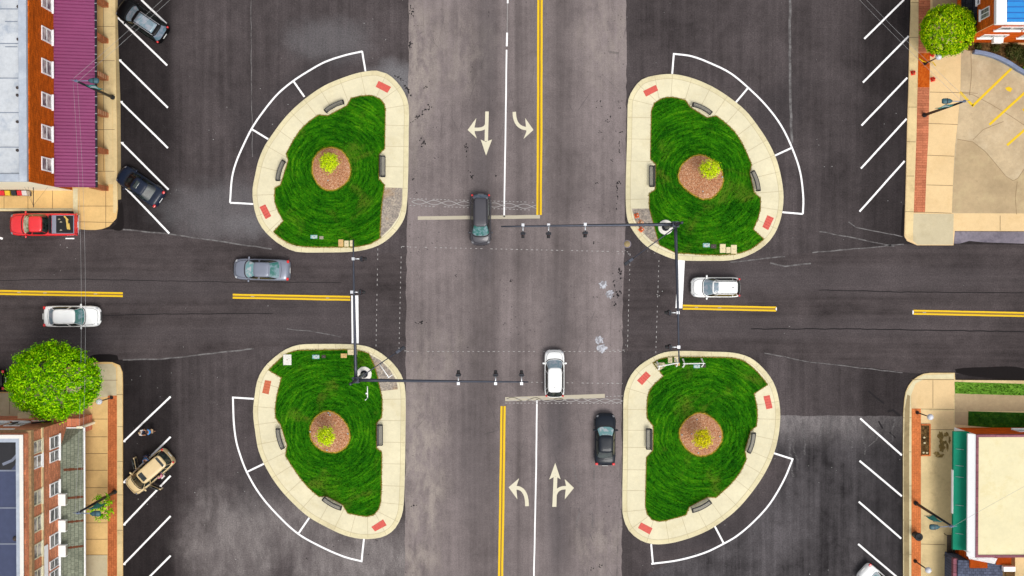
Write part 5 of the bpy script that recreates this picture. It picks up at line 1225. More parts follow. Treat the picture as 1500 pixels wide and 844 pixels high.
# small ground spots beside lawns
# ---- barricades
def barricade(px0, py0, px1, py1, label):
    a, c = P(px0, py0, .6), P(px1, py1, .6); mid = (a+c)/2; d = c-a
    t = thing('barricade', label, 'barricade', (mid.x, mid.y, KH+.03), math.atan2(d.y, d.x)); L = Vector((d.x, d.y)).length
    b = B(); b.box((0, 0, .86), (L+.3, .05, .2)); bevel(obj('rail', b, 'plastic_white', t), .01)
    b = B(); b.box((0, 0, .45), (L+.1, .04, .14)); bevel(obj('rail', b, 'plastic_white', t), .01)
    for s in (-L/2, L/2):
        b = B()
        for e in (-1, 1):
            b.add([(s-.03, e*.06, 1.0), (s+.03, e*.06, 1.0), (s+.07, e*.40, 0), (s-.07, e*.40, 0), (s-.03, e*.02, 1.0), (s+.03, e*.02, 1.0), (s+.07, e*.30, 0), (s-.07, e*.30, 0)], [(0, 1, 2, 3), (7, 6, 5, 4), (0, 4, 5, 1), (2, 6, 7, 3), (0, 3, 7, 4), (1, 5, 6, 2)])
        obj('leg', b, 'plastic_white', t)
barricade(964.5, 536.5, 991, 531.5, 'white A-frame barricade slanting across the corner pad, left of two')
barricade(1001.5, 532.5, 1029, 532, 'white A-frame barricade standing parallel to the kerb, right of two')
# fallen survey post on gravel, stake in lawn
b = B(); p0, p1, p2 = P(556.3, 534, KH), P(569.8, 553, KH), P(575, 549, KH)
b.tube([(p0.x, p0.y, KH+.05), (p1.x, p1.y, KH+.05)], .045, 6); b.tube([(p1.x-.12, p1.y-.05, KH+.06), (p2.x, p2.y, KH+.06)], .04, 6)
tag(obj('fallen_post', b, 'plastic_white'), 'white post with a bracket lying on the lower left gravel patch', 'post')
p0 = P(538.5, 583, KH); b = B(); b.tube([(p0.x, p0.y, KH), (p0.x-.05, p0.y-.05, KH+1.2)], .04, 6); p1 = P(538.3, 566, KH); b.tube([(p0.x, p0.y, KH+.06), (p1.x, p1.y, KH+.06)], .05, 6); b.box((p0.x-.06, p0.y+.4, KH+.1), (.2, .12, .06))
tag(obj('fallen_stake', b, 'plastic_white'), 'long white stake lying in the lower left lawn beside the signal pole', 'stake')

# ---- traffic signals
def signal(base, sx, sy, arm_x_end, arm_y_end, heads_x, heads_y, lum_end, label):
    c = P(base[0], base[1], KH); ZA = 5.4; ZL = 8.6
    t = thing('traffic_signal', label, 'traffic signal', (c.x, c.y, KH))
    b = B(); b.lathe([(.66, 0), (.66, .10), (.62, .12)], n=28); obj('footing', b, 'pad_white', t)
    b = B(); b.lathe([(.34, .12), (.34, .16)], n=20)
    for i in range(8): a = i*math.pi/4+.2; b.lathe([(.05, .16), (.05, .24)], (.28*math.cos(a), .28*math.sin(a), 0), 6)
    obj('base_plate', b, 'dark_metal', t)
    b = B(); b.tube([(0, 0, .16), (0, 0, ZA), (0, 0, ZL)], [.19, .15, .09], 14); b.lathe([(.12, ZL), (.13, ZL+.08), (.05, ZL+.14)], n=10); obj('pole', b, 'mast_metal', t)
    b = B(); b.box((0, 0, ZA), (.5, .5, .36))
    for q in (-1, 1): b.box((.28*q, .18, ZA), (.08, .08, .4)); b.box((.28*q, -.18, ZA), (.08, .08, .4))
    obj('clamp', b, 'mast_metal', t)
    ex = P(arm_x_end[0], arm_x_end[1], ZA+.5)-c; ey = P(arm_y_end[0], arm_y_end[1], ZA+.5)-c
    ex.z = ey.z = ZA+.45
    arms = []
    for e in (ex, ey):
        b = B(); k = 10; pts = [(e.x*i/k, e.y*i/k, ZA+.45*math.sin(min(1, i/k*1.4)*math.pi/2)) for i in range(k+1)]
        b.tube(pts, [.15-.09*i/k for i in range(k+1)], 10); arms.append(obj('mast_arm', b, 'mast_metal', t))
    def head(p, face):
        q = P(p[0], p[1], ZA+.4)-c
        e = ex if face in ('N', 'S') else ey
        f = {'N': Vector((0, 1, 0)), 'S': Vector((0, -1, 0)), 'E': Vector((1, 0, 0)), 'W': Vector((-1, 0, 0))}[face]
        rz = {'S': 0, 'E': math.pi/2, 'N': math.pi, 'W': -math.pi/2}[face]
        h = obj('signal_head', B_head(), 'dark_metal', t); h.location = (q.x, q.y, ZA+.3); h.rotation_euler = (0, 0, rz)
        for i, mt in enumerate(('lens_red', 'lens_amber', 'lens_green')):
            lb = B(); lb.box((0, -.125, .33-.33*i), (.2, .02, .2)); l = bevel(obj('lens', lb, mt, h), .05)
            lb = B(); r_ = .125; rows = []
            for a in range(9):
                th = math.pi*a/8; rows.append([(r_*math.cos(th), -.12, .33-.33*i+r_*math.sin(th)*.9), (r_*math.cos(th), -.36, .33-.33*i+r_*math.sin(th)*.9-.02)])
            lb.grid(rows, 0, False); obj('visor', lb, 'black_rubber', h, recalc=False)
        lb = B(); lb.tube([(q.x, q.y, ZA+.45), tuple(Vector((q.x, q.y, ZA+.45))-f*.78)], .055, 7); lb.box(tuple(Vector((q.x, q.y, ZA+.42))-f*.72), (.24, .24, .2)); obj('bracket', lb, 'silver_metal', t)
    def B_head():
        bb = B(); bb.box((0, 0, 0), (.36, .22, 1.05)); bb.box((0, .02, 0), (.46, .02, 1.2)); return bb
    for p, f in heads_x: head(p, f)
    for p, f in heads_y: head(p, f)
    e = P(lum_end[0], lum_end[1], ZL+.6)-c
    b = B(); d = Vector((e.x, e.y, 0)).normalized()
    b.tube([(0, 0, ZL-.1), (d.x*1.2, d.y*1.2, ZL+.3), (e.x*.95, e.y*.95, ZL+.6)], [.055, .045, .04], 8); obj('luminaire_arm', b, 'mast_metal', t)
    b = B(); rz = math.atan2(d.y, d.x); q = Matrix.Rotation(rz, 3, 'Z')
    b.box((e.x-d.x*.2, e.y-d.y*.2, ZL+.62), (.42, .24, .14), rz); lm = bevel(obj('luminaire', b, 'mast_metal', t), .04)
    b = B(); b.box((e.x+d.x*.22, e.y+d.y*.22, ZL+.62), (.44, .26, .12), rz); bevel(obj('lamp_cover', b, 'dark_metal', lm), .04)
for nm, col in (('lens_red', (.25, .01, .01)), ('lens_amber', (.3, .14, .01)), ('lens_green', (.01, .2, .08))): plain(nm, col, .25)
signal((533.6, 548), 1, 1, (774, 559.5), (517.5, 351), [((671.5, 549), 'N'), ((726, 549), 'N'), ((764, 549), 'N')], [((530.5, 379.3), 'E'), ((528.5, 428), 'E')], (586.5, 512.5), 'dark traffic signal mast rising from the lower left island with five heads')
signal((974.8, 333), -1, -1, (734, 332), (994.5, 531), [((766, 342.5), 'S'), ((803.5, 342.5), 'S'), ((857, 341.5), 'S')], [((980, 458), 'W'), ((981, 508.3), 'W')], (921, 383), 'dark traffic signal mast rising from the upper right island with five heads')

# ---- tall lamps with banners
def tall_lamp(bx, by, tx, ty, side, label, zt=8.0):
    c = P(bx, by, KH); k = P(tx, ty, zt)
    t = thing('street_lamp', label, 'street lamp', (c.x, c.y, KH), group='tall street lamps with banners')
    b = B(); b.lathe([(.2, 0), (.2, .25), (.13, .35)], n=12); obj('base', b, 'dark_metal', t)
    tilt = Vector((k.x-c.x, k.y-c.y, 0)); tilt = tilt*min(1, .35/max(.35, tilt.length))
    top = Vector((tilt.x, tilt.y, zt-KH))
    b = B(); b.tube([(0, 0, .3), top*.5, top], [.13, .11, .075], 10); obj('pole', b, 'dark_metal', t)
    b = B(); b.tube([top-Vector((0, 0, .3)), top+Vector((side*.6, -.02, -.05)), top+Vector((side*1.25, -.02, .02))], .03, 7); b.box(top+Vector((0, 0, -.15)), (.18, .18, .2)); b.tube([top+Vector((-.35*side, .05, .0)), top+Vector((.3*side, -.05, 0))], .025, 6)
    obj('arm', b, 'steel_blue', t)
    hb = B(); p = top+Vector((side*1.5, -.02, .05))
    rows = []
    for x, w, z0, z1 in ((-.42, .06, -.04, .05), (-.25, .17, -.07, .1), (0, .22, -.08, .12), (.3, .22, -.08, .1), (.42, .16, -.06, .06)):
        rows.append([(p.x+side*x, p.y-w, p.z+z0), (p.x+side*x, p.y-w, p.z+z1*.4), (p.x+side*x, p.y-w*.6, p.z+z1), (p.x+side*x, p.y+w*.6, p.z+z1), (p.x+side*x, p.y+w, p.z+z1*.4), (p.x+side*x, p.y+w, p.z+z0)])
    hb.grid(rows, 0, True, True); hb.add(rows[0], [list(range(6))]); hb.add(rows[-1], [list(range(6))]); hd = obj('lamp_head', hb, 'lamp_teal', t)
    lb = B(); lb.box((p.x+side*.02, p.y, p.z+.118), (.06, .44, .02)); obj('photocell', lb, 'dark_metal', hd)
    # banner: hangs between two rods on the street side
    b = B(); z1, z0 = zt-1.9, zt-3.7; n_ = 8; rows = []
    for i in range(n_+1):
        z = z1+(z0-z1)*i/n_; q = top*(z/(zt-KH)); rows.append([(q.x+side*(.16+.68*j/6), q.y-.05-.05*math.sin(j*.9+i*.6), z) for j in range(7)])
    b.grid(rows, 0, True); o = obj('banner', b, 'banner_teal', t, recalc=False); so = o.modifiers.new('thick', 'SOLIDIFY'); so.thickness = .012
    for fr in (.25, .62):
        bb = B(); i0 = int(fr*n_); bb.add([(p_[0], p_[1]-.03, p_[2]) for p_ in rows[i0][1:6]]+[(p_[0], p_[1]-.03, p_[2]) for p_ in rows[i0+1][1:6]], [(j, j+1, 6+j, 5+j) for j in range(4)]); so = obj('banner_stripe', bb, 'banner_white', o, recalc=False).modifiers.new('thick', 'SOLIDIFY'); so.thickness = .02
    b = B()
    for z in (z1+.03, z0-.03): q = top*(z/(zt-KH)); b.tube([(q.x, q.y, z), (q.x+side*.9, q.y-.05, z)], .022, 6)
    obj('banner_rod', b, 'lamp_teal', t)
    return Vector((c.x, c.y, KH))+top
LT = {}
LT['tl'] = tall_lamp(165.5, 143, 110, 118, 1, 'tall dark street lamp with teal banner before the purple canopy')
LT['bl'] = tall_lamp(168.5, 720.5, 113, 752, 1, 'tall dark street lamp with teal banner beside the leaning young tree')
LT['tr'] = tall_lamp(1353.5, 169, 1414, 148, -1, 'tall dark street lamp with teal banner beside the yellow marked lot')
LT['br'] = tall_lamp(1341, 737, 1395.5, 771.5, -1, 'tall dark street lamp with teal banner before the green awning')
def globe_lamp(bx, by, label):
    c = P(bx, by, KH); t = thing('globe_lamp', label, 'street lamp', (c.x, c.y, KH), group='short globe lamps')
    b = B(); b.lathe([(.16, 0), (.16, .12), (.09, .3), (.06, .4), (.05, 2.5), (.08, 2.62), (.12, 2.7)], n=12); obj('post', b, 'dark_metal', t)
    b = B(); b.ball((0, 0, 2.94), .27, 14, 10); obj('globe', b, 'globe_white', t)
globe_lamp(163.5, 582.5, 'short globe lamp at the upper end of the red brick band, beside the big tree')
globe_lamp(1355, 93.5, 'short globe lamp standing on the dug up orange soil'); globe_lamp(1343.5, 604.5, 'short globe lamp above the brick planter'); globe_lamp(1340.5, 822, 'short globe lamp below the round black trash can')

# ---- overhead wires
def wire(a, c, sag, label, dx=.0, dy=.0, n=24):
    b = B(); pts = []
    for i in range(n+1):
        u = i/n; p = a.lerp(c, u); pts.append((p.x+dx, p.y+dy, p.z-sag*4*u*(1-u)))
    b.tube(pts, .010, 5); tag(obj('overhead_wire', b, 'wire_grey'), label, 'wire', 'overhead wires')
up = P(420, -170, 7.5); up2 = P(1160, -112, 7.5)
for k, d in (('left', -.17), ('right', .17)):
    wire(LT['tl'], LT['bl'], 1.5, f'{k} strand of the pair of wires crossing the left side road', d, 0)
for k, d in (('upper', .17), ('lower', -.17)):
    wire(LT['tl'], up, .6, f'{k} strand of the wire pair running over the parked black SUV', d*-.7, d)
    wire(LT['tr'], up2, .5, f'{k} strand of the wire pair from the lamp by the yellow marked lot', d*.7, d)
wire(LT['br'], P(1640, 640, 7.5), .3, 'single thin wire crossing the cream flat roof')
# ================================================================= TREES
def tree(name, label, base, top, zc, rad, nclump, nleaf, size, leafmat, trunk_r, clump=.22, skirt=-.5, kr=(.82, 1.03)):
    """base, top: px of trunk foot and of the crown's centre (at height zc)"""
    c0 = P(base[0], base[1], KH); cc = P(top[0], top[1], zc)-c0
    t = thing(name, label, 'tree', (c0.x, c0.y, KH)); cc.z = zc-KH
    b = B(); b.tube([(0, 0, -.05), (cc.x*.2, cc.y*.2, cc.z*.35), (cc.x*.7, cc.y*.7, cc.z*.8), (cc.x, cc.y, cc.z+rad[2]*.3)], [trunk_r, trunk_r*.8, trunk_r*.5, trunk_r*.15], 9)
    obj('trunk', b, 'bark', t)
    ends = []
    bb = B()
    for i in range(11):
        a = i*2.399+random.random()*.4; e = random.uniform(-.15, .75); d = Vector((math.cos(a)*math.cos(e)*rad[0], math.sin(a)*math.cos(e)*rad[1], math.sin(e)*rad[2]))*.78
        st = Vector((cc.x*.5, cc.y*.5, cc.z*(.5+.25*random.random()))); en = cc+d
        bb.tube([st, st.lerp(en, .5)+Vector((0, 0, .12*rad[2])), en], [trunk_r*.4, trunk_r*.25, trunk_r*.07], 6)
    obj('limb', bb, 'bark', t)
    b = B(); cl = []
    for i in range(nclump):
        z = 1-2*(i+.5)/nclump; a = i*2.39996+random.uniform(-.12, .12)
        if z < skirt: continue
        r = math.sqrt(1-z*z); k = random.uniform(*kr) if random.random() > .12 else random.uniform(.6, .85)
        cl.append((Vector((r*math.cos(a)*rad[0]*k, r*math.sin(a)*rad[1]*k, z*rad[2]*k)), random.uniform(.7, 1.25)))
    per = max(4, nleaf//len(cl))
    for p, s in cl:
        out = Vector((p.x/rad[0]**2, p.y/rad[1]**2, p.z/rad[2]**2)).normalized()
        for j in range(per):
            g = Vector((random.gauss(0, 1), random.gauss(0, 1), random.gauss(0, .75)))*clump*s
            q = p+g; nrm = (out*.6+g.normalized()*.8+Vector((0, 0, .5))+Vector((random.gauss(0, .45), random.gauss(0, .45), random.gauss(0, .45)))).normalized()
            u = nrm.cross(Vector((random.random()-.5, random.random()-.5, random.random()-.5))).normalized(); w = nrm.cross(u)
            L = size*random.uniform(.6, 1.3); W = L*.5; q = q+cc
            b.add([q-u*L*.5, q+w*W*.5-u*.05*L, q+u*L*.5-nrm*L*.12, q-w*W*.5-u*.05*L], [(0, 1, 2, 3)])
    obj('crown', b, leafmat, t, recalc=False)
    return t
tree('leafy_tree', 'big bright green tree overhanging the street corner beside the salmon brick building', (112, 553), (79, 557.5), 5.4, (3.6, 3.05, 2.8), 520, 25000, .21, 'leaf_green', .24, .18, -.4, (.85, 1.03))
tree('round_tree', 'clipped round olive green tree beside the blue roofed building', (1372, 53), (1388, 44), 3.4, (2.15, 2.08, 1.9), 520, 21000, .17, 'leaf_olive', .14, .11, -.65, (.93, 1.02))
tree('young_tree', 'small thin young tree growing from the red brick band by the leaning lamp', (158, 735), (149, 744), 2.4, (.85, 1.05, .7), 20, 620, .22, 'leaf_green', .05, .17, -.9)
for key, lab in (('A', 'lime green sapling in the upper left mulch bed'), ('B', 'lime green sapling off centre in the upper right mulch bed'), ('C', 'lime green sapling in the lower left mulch bed'), ('D', 'yellow sapling in the lower right mulch bed')):
    ba, tp, lm = ISL[key]['plant']
    tree('sapling', lab, ba, tp, 2.5, (.66, .70, .75) if key != 'B' else (.82, .66, .75), 34, 1500, .16, lm, .035, .16, -.8)
# weeds and dark bushes by the blue roofed building
def bush(px, py, r, n, mat, label, z=.5):
    c = P(px, py, KH); b = B()
    for i in range(n):
        a = random.uniform(0, 6.28); e = random.uniform(0, 1.5); k = random.uniform(.6, 1)
        p = Vector((math.cos(a)*math.cos(e)*r*k, math.sin(a)*math.cos(e)*r*k, math.sin(e)*z*k*1.5)); nrm = (p.normalized()+Vector((random.gauss(0, .5), random.gauss(0, .5), .6))).normalized()
        u = nrm.cross(Vector((random.random()-.5, random.random()-.5, .2))).normalized(); w = nrm.cross(u); L = .16*random.uniform(.6, 1.4)
        b.add([p-u*L*.5, p+w*L*.3, p+u*L*.5, p-w*L*.3], [(0, 1, 2, 3)])
    t = thing('bush', label, 'bush', (c.x, c.y, KH)); obj('foliage', b, mat, t, recalc=False)
    sb = B()
    for a in range(5): sb.tube([(0, 0, 0), (r*.5*math.cos(a*1.26), r*.5*math.sin(a*1.26), z*.9)], [.025, .01], 5)
    obj('stem', sb, 'bark', t)
bush(1484, 76, .9, 700, 'leaf_dark', 'dark brown leaved bush behind the curved blue grey wall', .6)
bush(1500, 84, .8, 600, 'leaf_dark', 'dark bush at the frame edge behind the curved wall', .6)
bush(1457, 70, .5, 260, 'leaf_dark', 'low brown bush against the brick wall under the air conditioner', .35)
bush(1502, 104, .45, 300, 'leaf_green', 'bright green weed at the right end of the curved wall', .4)
bush(1432, 69, .35, 160, 'leaf_dark', 'small dry bush at the left end of the planted bed', .3)

# ================================================================= VEHICLES
def sup(u, n, xf, xr, w):
    c, s = math.cos(u), math.sin(u); e = 2.0/n
    x = math.copysign(abs(c)**e, c); y = math.copysign(abs(s)**e, s)
    return (x*(xf if x > 0 else -xr)+0.0, y*w)
def interp(tab, t):
    for (a, va), (b_, vb) in zip(tab, tab[1:]):
        if t <= b_: return va+(vb-va)*max(0, (t-a))/(b_-a)
    return tab[-1][1]
def car(kind, label, px, py, dx, dy, L, W, paint, gl='glass_smoke', glr=None, hp=None, zref=.9, cat='car', name=None, group=None, opts=()):
    c = P(px, py, zref); rz = math.atan2(-dy, dx)
    hgt = {'sedan': 1.46, 'suv': 1.68, 'van': 1.75, 'pickup': 1.85}[kind]
    name = name or {'sedan': 'sedan_car', 'suv': 'suv_car', 'van': 'minivan', 'pickup': 'pickup_truck'}[kind]
    t = thing(name, label, cat, (c.x, c.y, Z_ROAD), rz, group)
    w2 = W/2; l2 = L/2
    base = {'sedan': [(-.5, .60), (-.47, .88), (-.42, .97), (-.30, 1.0), (.0, .95), (.20, .93), (.36, .86), (.45, .76), (.485, .62), (.5, .5)],
            'suv': [(-.5, .62), (-.485, .95), (-.45, 1.05), (-.3, 1.06), (.0, 1.02), (.22, 1.03), (.37, .97), (.45, .86), (.485, .68), (.5, .52)],
            'van': [(-.5, .62), (-.485, .98), (-.45, 1.06), (-.3, 1.06), (.0, 1.02), (.25, 1.0), (.38, .92), (.45, .8), (.485, .64), (.5, .5)],
            'pickup': [(-.5, .7), (-.49, 1.05), (-.45, 1.08), (-.1, 1.08), (.0, 1.08), (.22, 1.14), (.38, 1.1), (.455, .98), (.487, .72), (.5, .58)]}[kind]
    plan = [(-.5, .66), (-.49, .82), (-.465, .93), (-.42, .975), (-.33, 1), (.30, 1), (.38, .975), (.43, .92), (.465, .82), (.488, .66), (.5, .46)]
    ts = [-.5, -.494, -.48, -.46, -.43, -.38, -.3, -.2, -.1, 0, .1, .2, .28, .34, .39, .43, .46, .48, .494, .5]
    b = B(); rows = []
    for s in ts:
        w = w2*interp(plan, s); top = interp(base, s); x = s*L; z0 = .26 if abs(s) < .47 else .34
        arch = 1.0
        ring = [(x, -w*.55, z0), (x, -w*.9, z0), (x, -w*.985, z0+.16), (x, -w, .58 if top > .62 else top*.85), (x, -w*.975, top-.10), (x, -w*.90, top-.02), (x, -w*.62, top+.022), (x, -w*.3, top+.04), (x, 0, top+.045)]
        ring += [(p[0], -p[1], p[2]) for p in ring[-2::-1]]
        rows.append(ring)
    b.grid(rows, 0, True, True)
    for r_ in (rows[0], rows[-1]):
        b.add(r_, [list(range(len(r_)))], 0, True)
    body = obj('body', b, paint, t); ss = body.modifiers.new('smooth', 'SUBSURF'); ss.levels = 1; ss.render_levels = 1
    # greenhouse
    gh = {'sedan': dict(xf=.258, xr=-.35, tf=.105, tr=-.155, wb=.89, wt=.645, zb=.93, n=5), 'suv': dict(xf=.245, xr=-.485, tf=.09, tr=-.41, wb=.89, wt=.645, zb=1.0, n=5.5),
          'van': dict(xf=.30, xr=-.48, tf=.15, tr=-.40, wb=.90, wt=.66, zb=1.0, n=5.5), 'pickup': dict(xf=.26, xr=-.10, tf=.135, tr=-.045, wb=.88, wt=.66, zb=1.07, n=5.5)}[kind]
    gh = dict(gh); gh.update(hp or {})
    lv = [0, .2, .45, .7, .88, .96, 1.0]; N = 64
    def ringat(s, grow=0.0):
        k = s; xf = (gh['xf']+(gh['tf']-gh['xf'])*k)*L; xr = (gh['xr']+(gh['tr']-gh['xr'])*k)*L; w = w2*(gh['wb']+(gh['wt']-gh['wb'])*(k**1.15))
        z = gh['zb']+(hgt-.06-gh['zb'])*k; mid = (xf+xr)/2; h = (xf-xr)/2
        return xf, xr, w, z, mid, h
    def pnt(s, u, grow=0.0):
        xf, xr, w, z, mid, h = ringat(s); e = 2.0/gh['n']; cc, sn = math.cos(u), math.sin(u)
        x = math.copysign(abs(cc)**e, cc)*(h+grow); y = math.copysign(abs(sn)**e, sn)*(w+grow)
        bow = .10*(1-(y/w)**2)*(1-s) if x > 0 else -.05*(1-(y/w)**2)*(1-s)
        return (mid+x+bow*(abs(x)/h)**4, y, z+grow*.5)
    b = B(); rows = [[pnt(s, 2*math.pi*j/N) for j in range(N)] for s in lv]
    xf, xr, w, z, mid, h = ringat(1.0)
    for k, dz in ((.97, .022), (.9, .04), (.6, .055), (.25, .06), (.01, .06)):
        rows.append([(mid+(p[0]-mid)*k, p[1]*k, z+dz) for p in rows[6]])
    b.grid(rows, 0, True, True); b.add(rows[-1], [list(range(N))], 0, True)
    cab = obj('roof', b, paint, t)
    def pane(nm, u0, u1, s0, s1, mt, k=10):
        bb = B(); rr = [[pnt(s0+(s1-s0)*i/5, u0+(u1-u0)*j/k, .014) for j in range(k+1)] for i in range(6)]
        bb.grid(rr, 0, True); return obj(nm, bb, mt, t, recalc=False)
    d = math.pi/180
    pane('windshield', -43.2*d, 43.2*d, .06, .95, gl, 20)
    s1r = .92
    pane('rear_window', (180-42.5)*d, (180+42.5)*d, .12 if kind != 'suv' else .12, s1r, glr or gl, 20)
    for sg in (1, -1):
        if kind == 'pickup': segs = ((48, 84), (88, 131))
        elif kind == 'sedan': segs = ((48.5, 86), (89, 129))
        else: segs = ((48, 80), (83, 103), (106, 132))
        for a, e in segs: pane('side_window', sg*a*d, sg*e*d, .1, .86, 'glass_dark', 8)
    # cowl strip under the windshield
    bb = B(); rr = [[pnt(0.0, (-44+88*j/16)*d, .02+.06*i) for j in range(17)] for i in range(2)]
    rr = [[(p[0], p[1], interp(base, p[0]/L)+.058-.02*abs(p[1]/w2)) for p in r_] for r_ in rr]; bb.grid(rr, 0, True); obj('cowl', bb, 'dark_interior', t, recalc=False)
    # door seams as dark lines along the shoulders, hood line
    for sg in (1, -1):
        xm = gh['xf']*L-.10; zt_ = interp(base, xm/L)
        bb = B(); bb.ball((0, 0, 0), (.09, .13, .08), 10, 6); bb.box((0, -sg*.12, -.04), (.06, .12, .05)); mo = obj('mirror', bb, paint, t); mo.location = (xm-.12, sg*(w2+.06), zt_+.06)
        # wheels
        for xw in (.31*L, -.29*L):
            bb = B(); r_ = .33 if kind != 'pickup' else .39
            bb.lathe([(r_*.62, -.11), (r_*.95, -.115), (r_, -.07), (r_, .07), (r_*.95, .115), (r_*.62, .11)], n=24); wh = obj('wheel', bb, 'black_rubber', t); wh.rotation_euler = (math.pi/2, 0, 0); wh.location = (xw, sg*(w2-.10), r_)
            bb = B(); bb.lathe([(.02, .10), (r_*.6, .09), (r_*.64, .118), (r_*.62, .06), (.02, .05)], n=20); ri = obj('rim', bb, 'silver_metal', wh); ri.rotation_euler = (0 if sg < 0 else math.pi, 0, 0)
        # lights
        def lightpatch(nm, s0, s1, y0, y1, mt, drop):
            bb = B(); rr = []
            for i in range(5):
                s = s0+(s1-s0)*i/4; w = w2*interp(plan, s); row = []
                for j in range(4):
                    f = y0+(y1-y0)*j/3; row.append((s*L, sg*w*f, interp(base, s)+.045-.05*max(0, f-.55)/.4-drop*max(0, f-.9)*8+.012))
                rr.append(row)
            rr.append([(p[0]-(.0), p[1], p[2]-.03) for p in rr[-1]]); bb.grid(rr, 0, True); obj(nm, bb, mt, t, recalc=False)
        lightpatch('headlight', .425, .462, .76, .96, 'clear_lens' if paint in ('paint_white', 'paint_silver') else 'dark_lens', .05)
        if kind in ('suv', 'van'): bb = B(); bb.box((-.475*L, sg*w2*.80, 1.06), (.16, .16, .24)); bevel(obj('taillight', bb, 'red_lens', t), .05)
        elif kind == 'pickup': bb = B(); bb.box((-.495*L, sg*w2*.90, .92), (.1, .14, .3)); bevel(obj('taillight', bb, 'red_lens', t), .03)
        else: bb = B(); bb.box((-.465*L, sg*w2*.80, .88), (.22, .26, .17)); bevel(obj('taillight', bb, 'red_lens', t), .06)
    # bumpers, plate, grille
    bb = B(); bb.box((-.5*L-.01, 0, .72), (.03, .5, .14)); obj('plate', bb, 'plate', t)
    bb = B(); bb.box((.494*L, 0, .52), (.06, w2*.8, .16)); obj('grille', bb, 'dark_interior', t)
    # hood panel gaps
    bb = B()
    for sg in (1, -1): bb.tube([(gh['xf']*L+.05, sg*w2*.80, interp(base, gh['xf']+.01)+.012), (.38*L, sg*w2*.74, interp(base, .38)+.018), (.445*L, sg*w2*.55, interp(base, .445)+.03)], .012, 5)
    bb.tube([(.447*L, -w2*.55, interp(base, .447)+.03), (.462*L, 0, interp(base, .462)+.05), (.447*L, w2*.55, interp(base, .447)+.03)], .012, 5)
    if kind == 'sedan': bb.tube([(gh['xr']*L+.02, -w2*.7, 1.01), (gh['xr']*L-.06, 0, 1.03), (gh['xr']*L+.02, w2*.7, 1.01)], .012, 5)
    obj('panel_gap', bb, 'dark_interior', t)
    zr = hgt-.06+.058
    def roofbox(nm, x0, x1, y0, y1, mt, th=.012, dz=0):
        bb = B(); n1, n2 = 6, 6; rr = []
        for i in range(n1+1):
            row = []
            for j in range(n2+1):
                x = x0+(x1-x0)*i/n1; y = y0+(y1-y0)*j/n2
                k = max(abs(x-mid)/h, abs(y)/w); row.append((x, y, z+.062-.02*max(0, k-.55)/.35+dz+.006))
            rr.append(row)
        bb.grid(rr, 0, True); o = obj(nm, bb, mt, t, recalc=False); so = o.modifiers.new('thick', 'SOLIDIFY'); so.thickness = -th; return o
    if 'rails' in opts:
        for sg in (1, -1): bb = B(); bb.tube([(mid+h*.8, sg*w*.86, z+.05), (mid+h*.7, sg*w*.88, z+.09), (mid-h*.75, sg*w*.88, z+.09), (mid-h*.88, sg*w*.86, z+.04)], .022, 6); obj('roof_rail', bb, 'silver_metal' if 'silver' in opts else 'dark_metal', t)
    if 'sunroof' in opts: roofbox('sunroof', mid+h*.05, mid+h*.72, -w*.62, w*.62, 'glass_dark')
    if 'frontglass' in opts: roofbox('sunroof', mid+h*.55, mid+h*.92, -w*.74, w*.74, 'glass_grey')
    if 'glassroof' in opts: roofbox('sunroof', mid-h*.74, mid+h*.8, -w*.74, w*.74, opts_glass)
    if 'ribs' in opts:
        for y in (-.3, -.1, .1, .3): bb = B(); bb.box((mid-h*.25, y, z+.064), (h*1.1, .03, .02)); obj('roof_rib', bb, paint, t)
    if 'antenna' in opts: bb = B(); bb.box((mid-h*.62, 0, z+.09), (.16, .05, .07)); bevel(obj('antenna', bb, 'dark_metal', t), .02)
    if 'spoiler' in opts: bb = B(); bb.box((gh['tr']*L-.16, 0, hgt-.05), (.3, w*1.7, .035)); bevel(obj('spoiler', bb, paint, t), .015)
    return t, dict(mid=mid, h=h, w=w, z=z, L=L, w2=w2, gh=gh, hgt=hgt)
opts_glass = 'glass_grey'
car('suv', 'black estate car with a long pale glass roof, parked at the top left kerb', 207, 29.5, 68, 46.5, 4.85, 1.95, 'paint_black', 'glass_grey', 'glass_smoke', zref=.9, opts=('glassroof', 'rails', 'silver'))[0].rotation_euler.z += math.pi
car('sedan', 'small navy black car with red tail lights parked beside the purple canopy', 204, 272.5, -60, -41, 4.45, 1.80, 'paint_navy', 'glass_dark', 'glass_dark', opts=('sunroof',))
car('sedan', 'silver grey sedan driving left below the upper left island', 382.5, 395, -1, -.03, 5.0, 1.90, 'paint_silver', 'glass_pale', 'glass_teal')
car('sedan', 'white sedan driving right along the left side road', 104, 463.7, 1, .0, 5.0, 1.90, 'paint_white', 'glass_teal', 'glass_grey', hp=dict(xf=.228, tf=.10, tr=-.27, xr=-.385))
tv, gi = car('van', 'beige gold minivan with both sliding side doors open, parked at the left kerb', 218, 692, -58, 50, 4.75, 1.84, 'paint_gold', 'glass_dark', 'glass_dark', cat='van', opts=('ribs', 'frontdark'))
car('suv', 'dark grey crossover waiting on the worn stop line of the main road', 704, 322, 0, 1, 4.5, 1.86, 'paint_grey', 'glass_teal', 'glass_smoke', hp=dict(xf=.30, tf=.13), opts=('rails',))
car('suv', 'white hatchback driving up the main road past the lower stop line', 812.3, 547, 0, -1, 4.15, 1.80, 'paint_white', 'glass_grey', 'glass_dark', hp=dict(xr=-.50, tr=-.375, xf=.27, tf=.12), opts=('antenna',))
car('sedan', 'black sedan driving up the main road beside the lower right island', 886.8, 644, .01, -1, 4.65, 1.86, 'paint_ink', 'glass_pale', 'glass_dark', hp=dict(xf=.23, tf=.09, tr=-.22, xr=-.36))
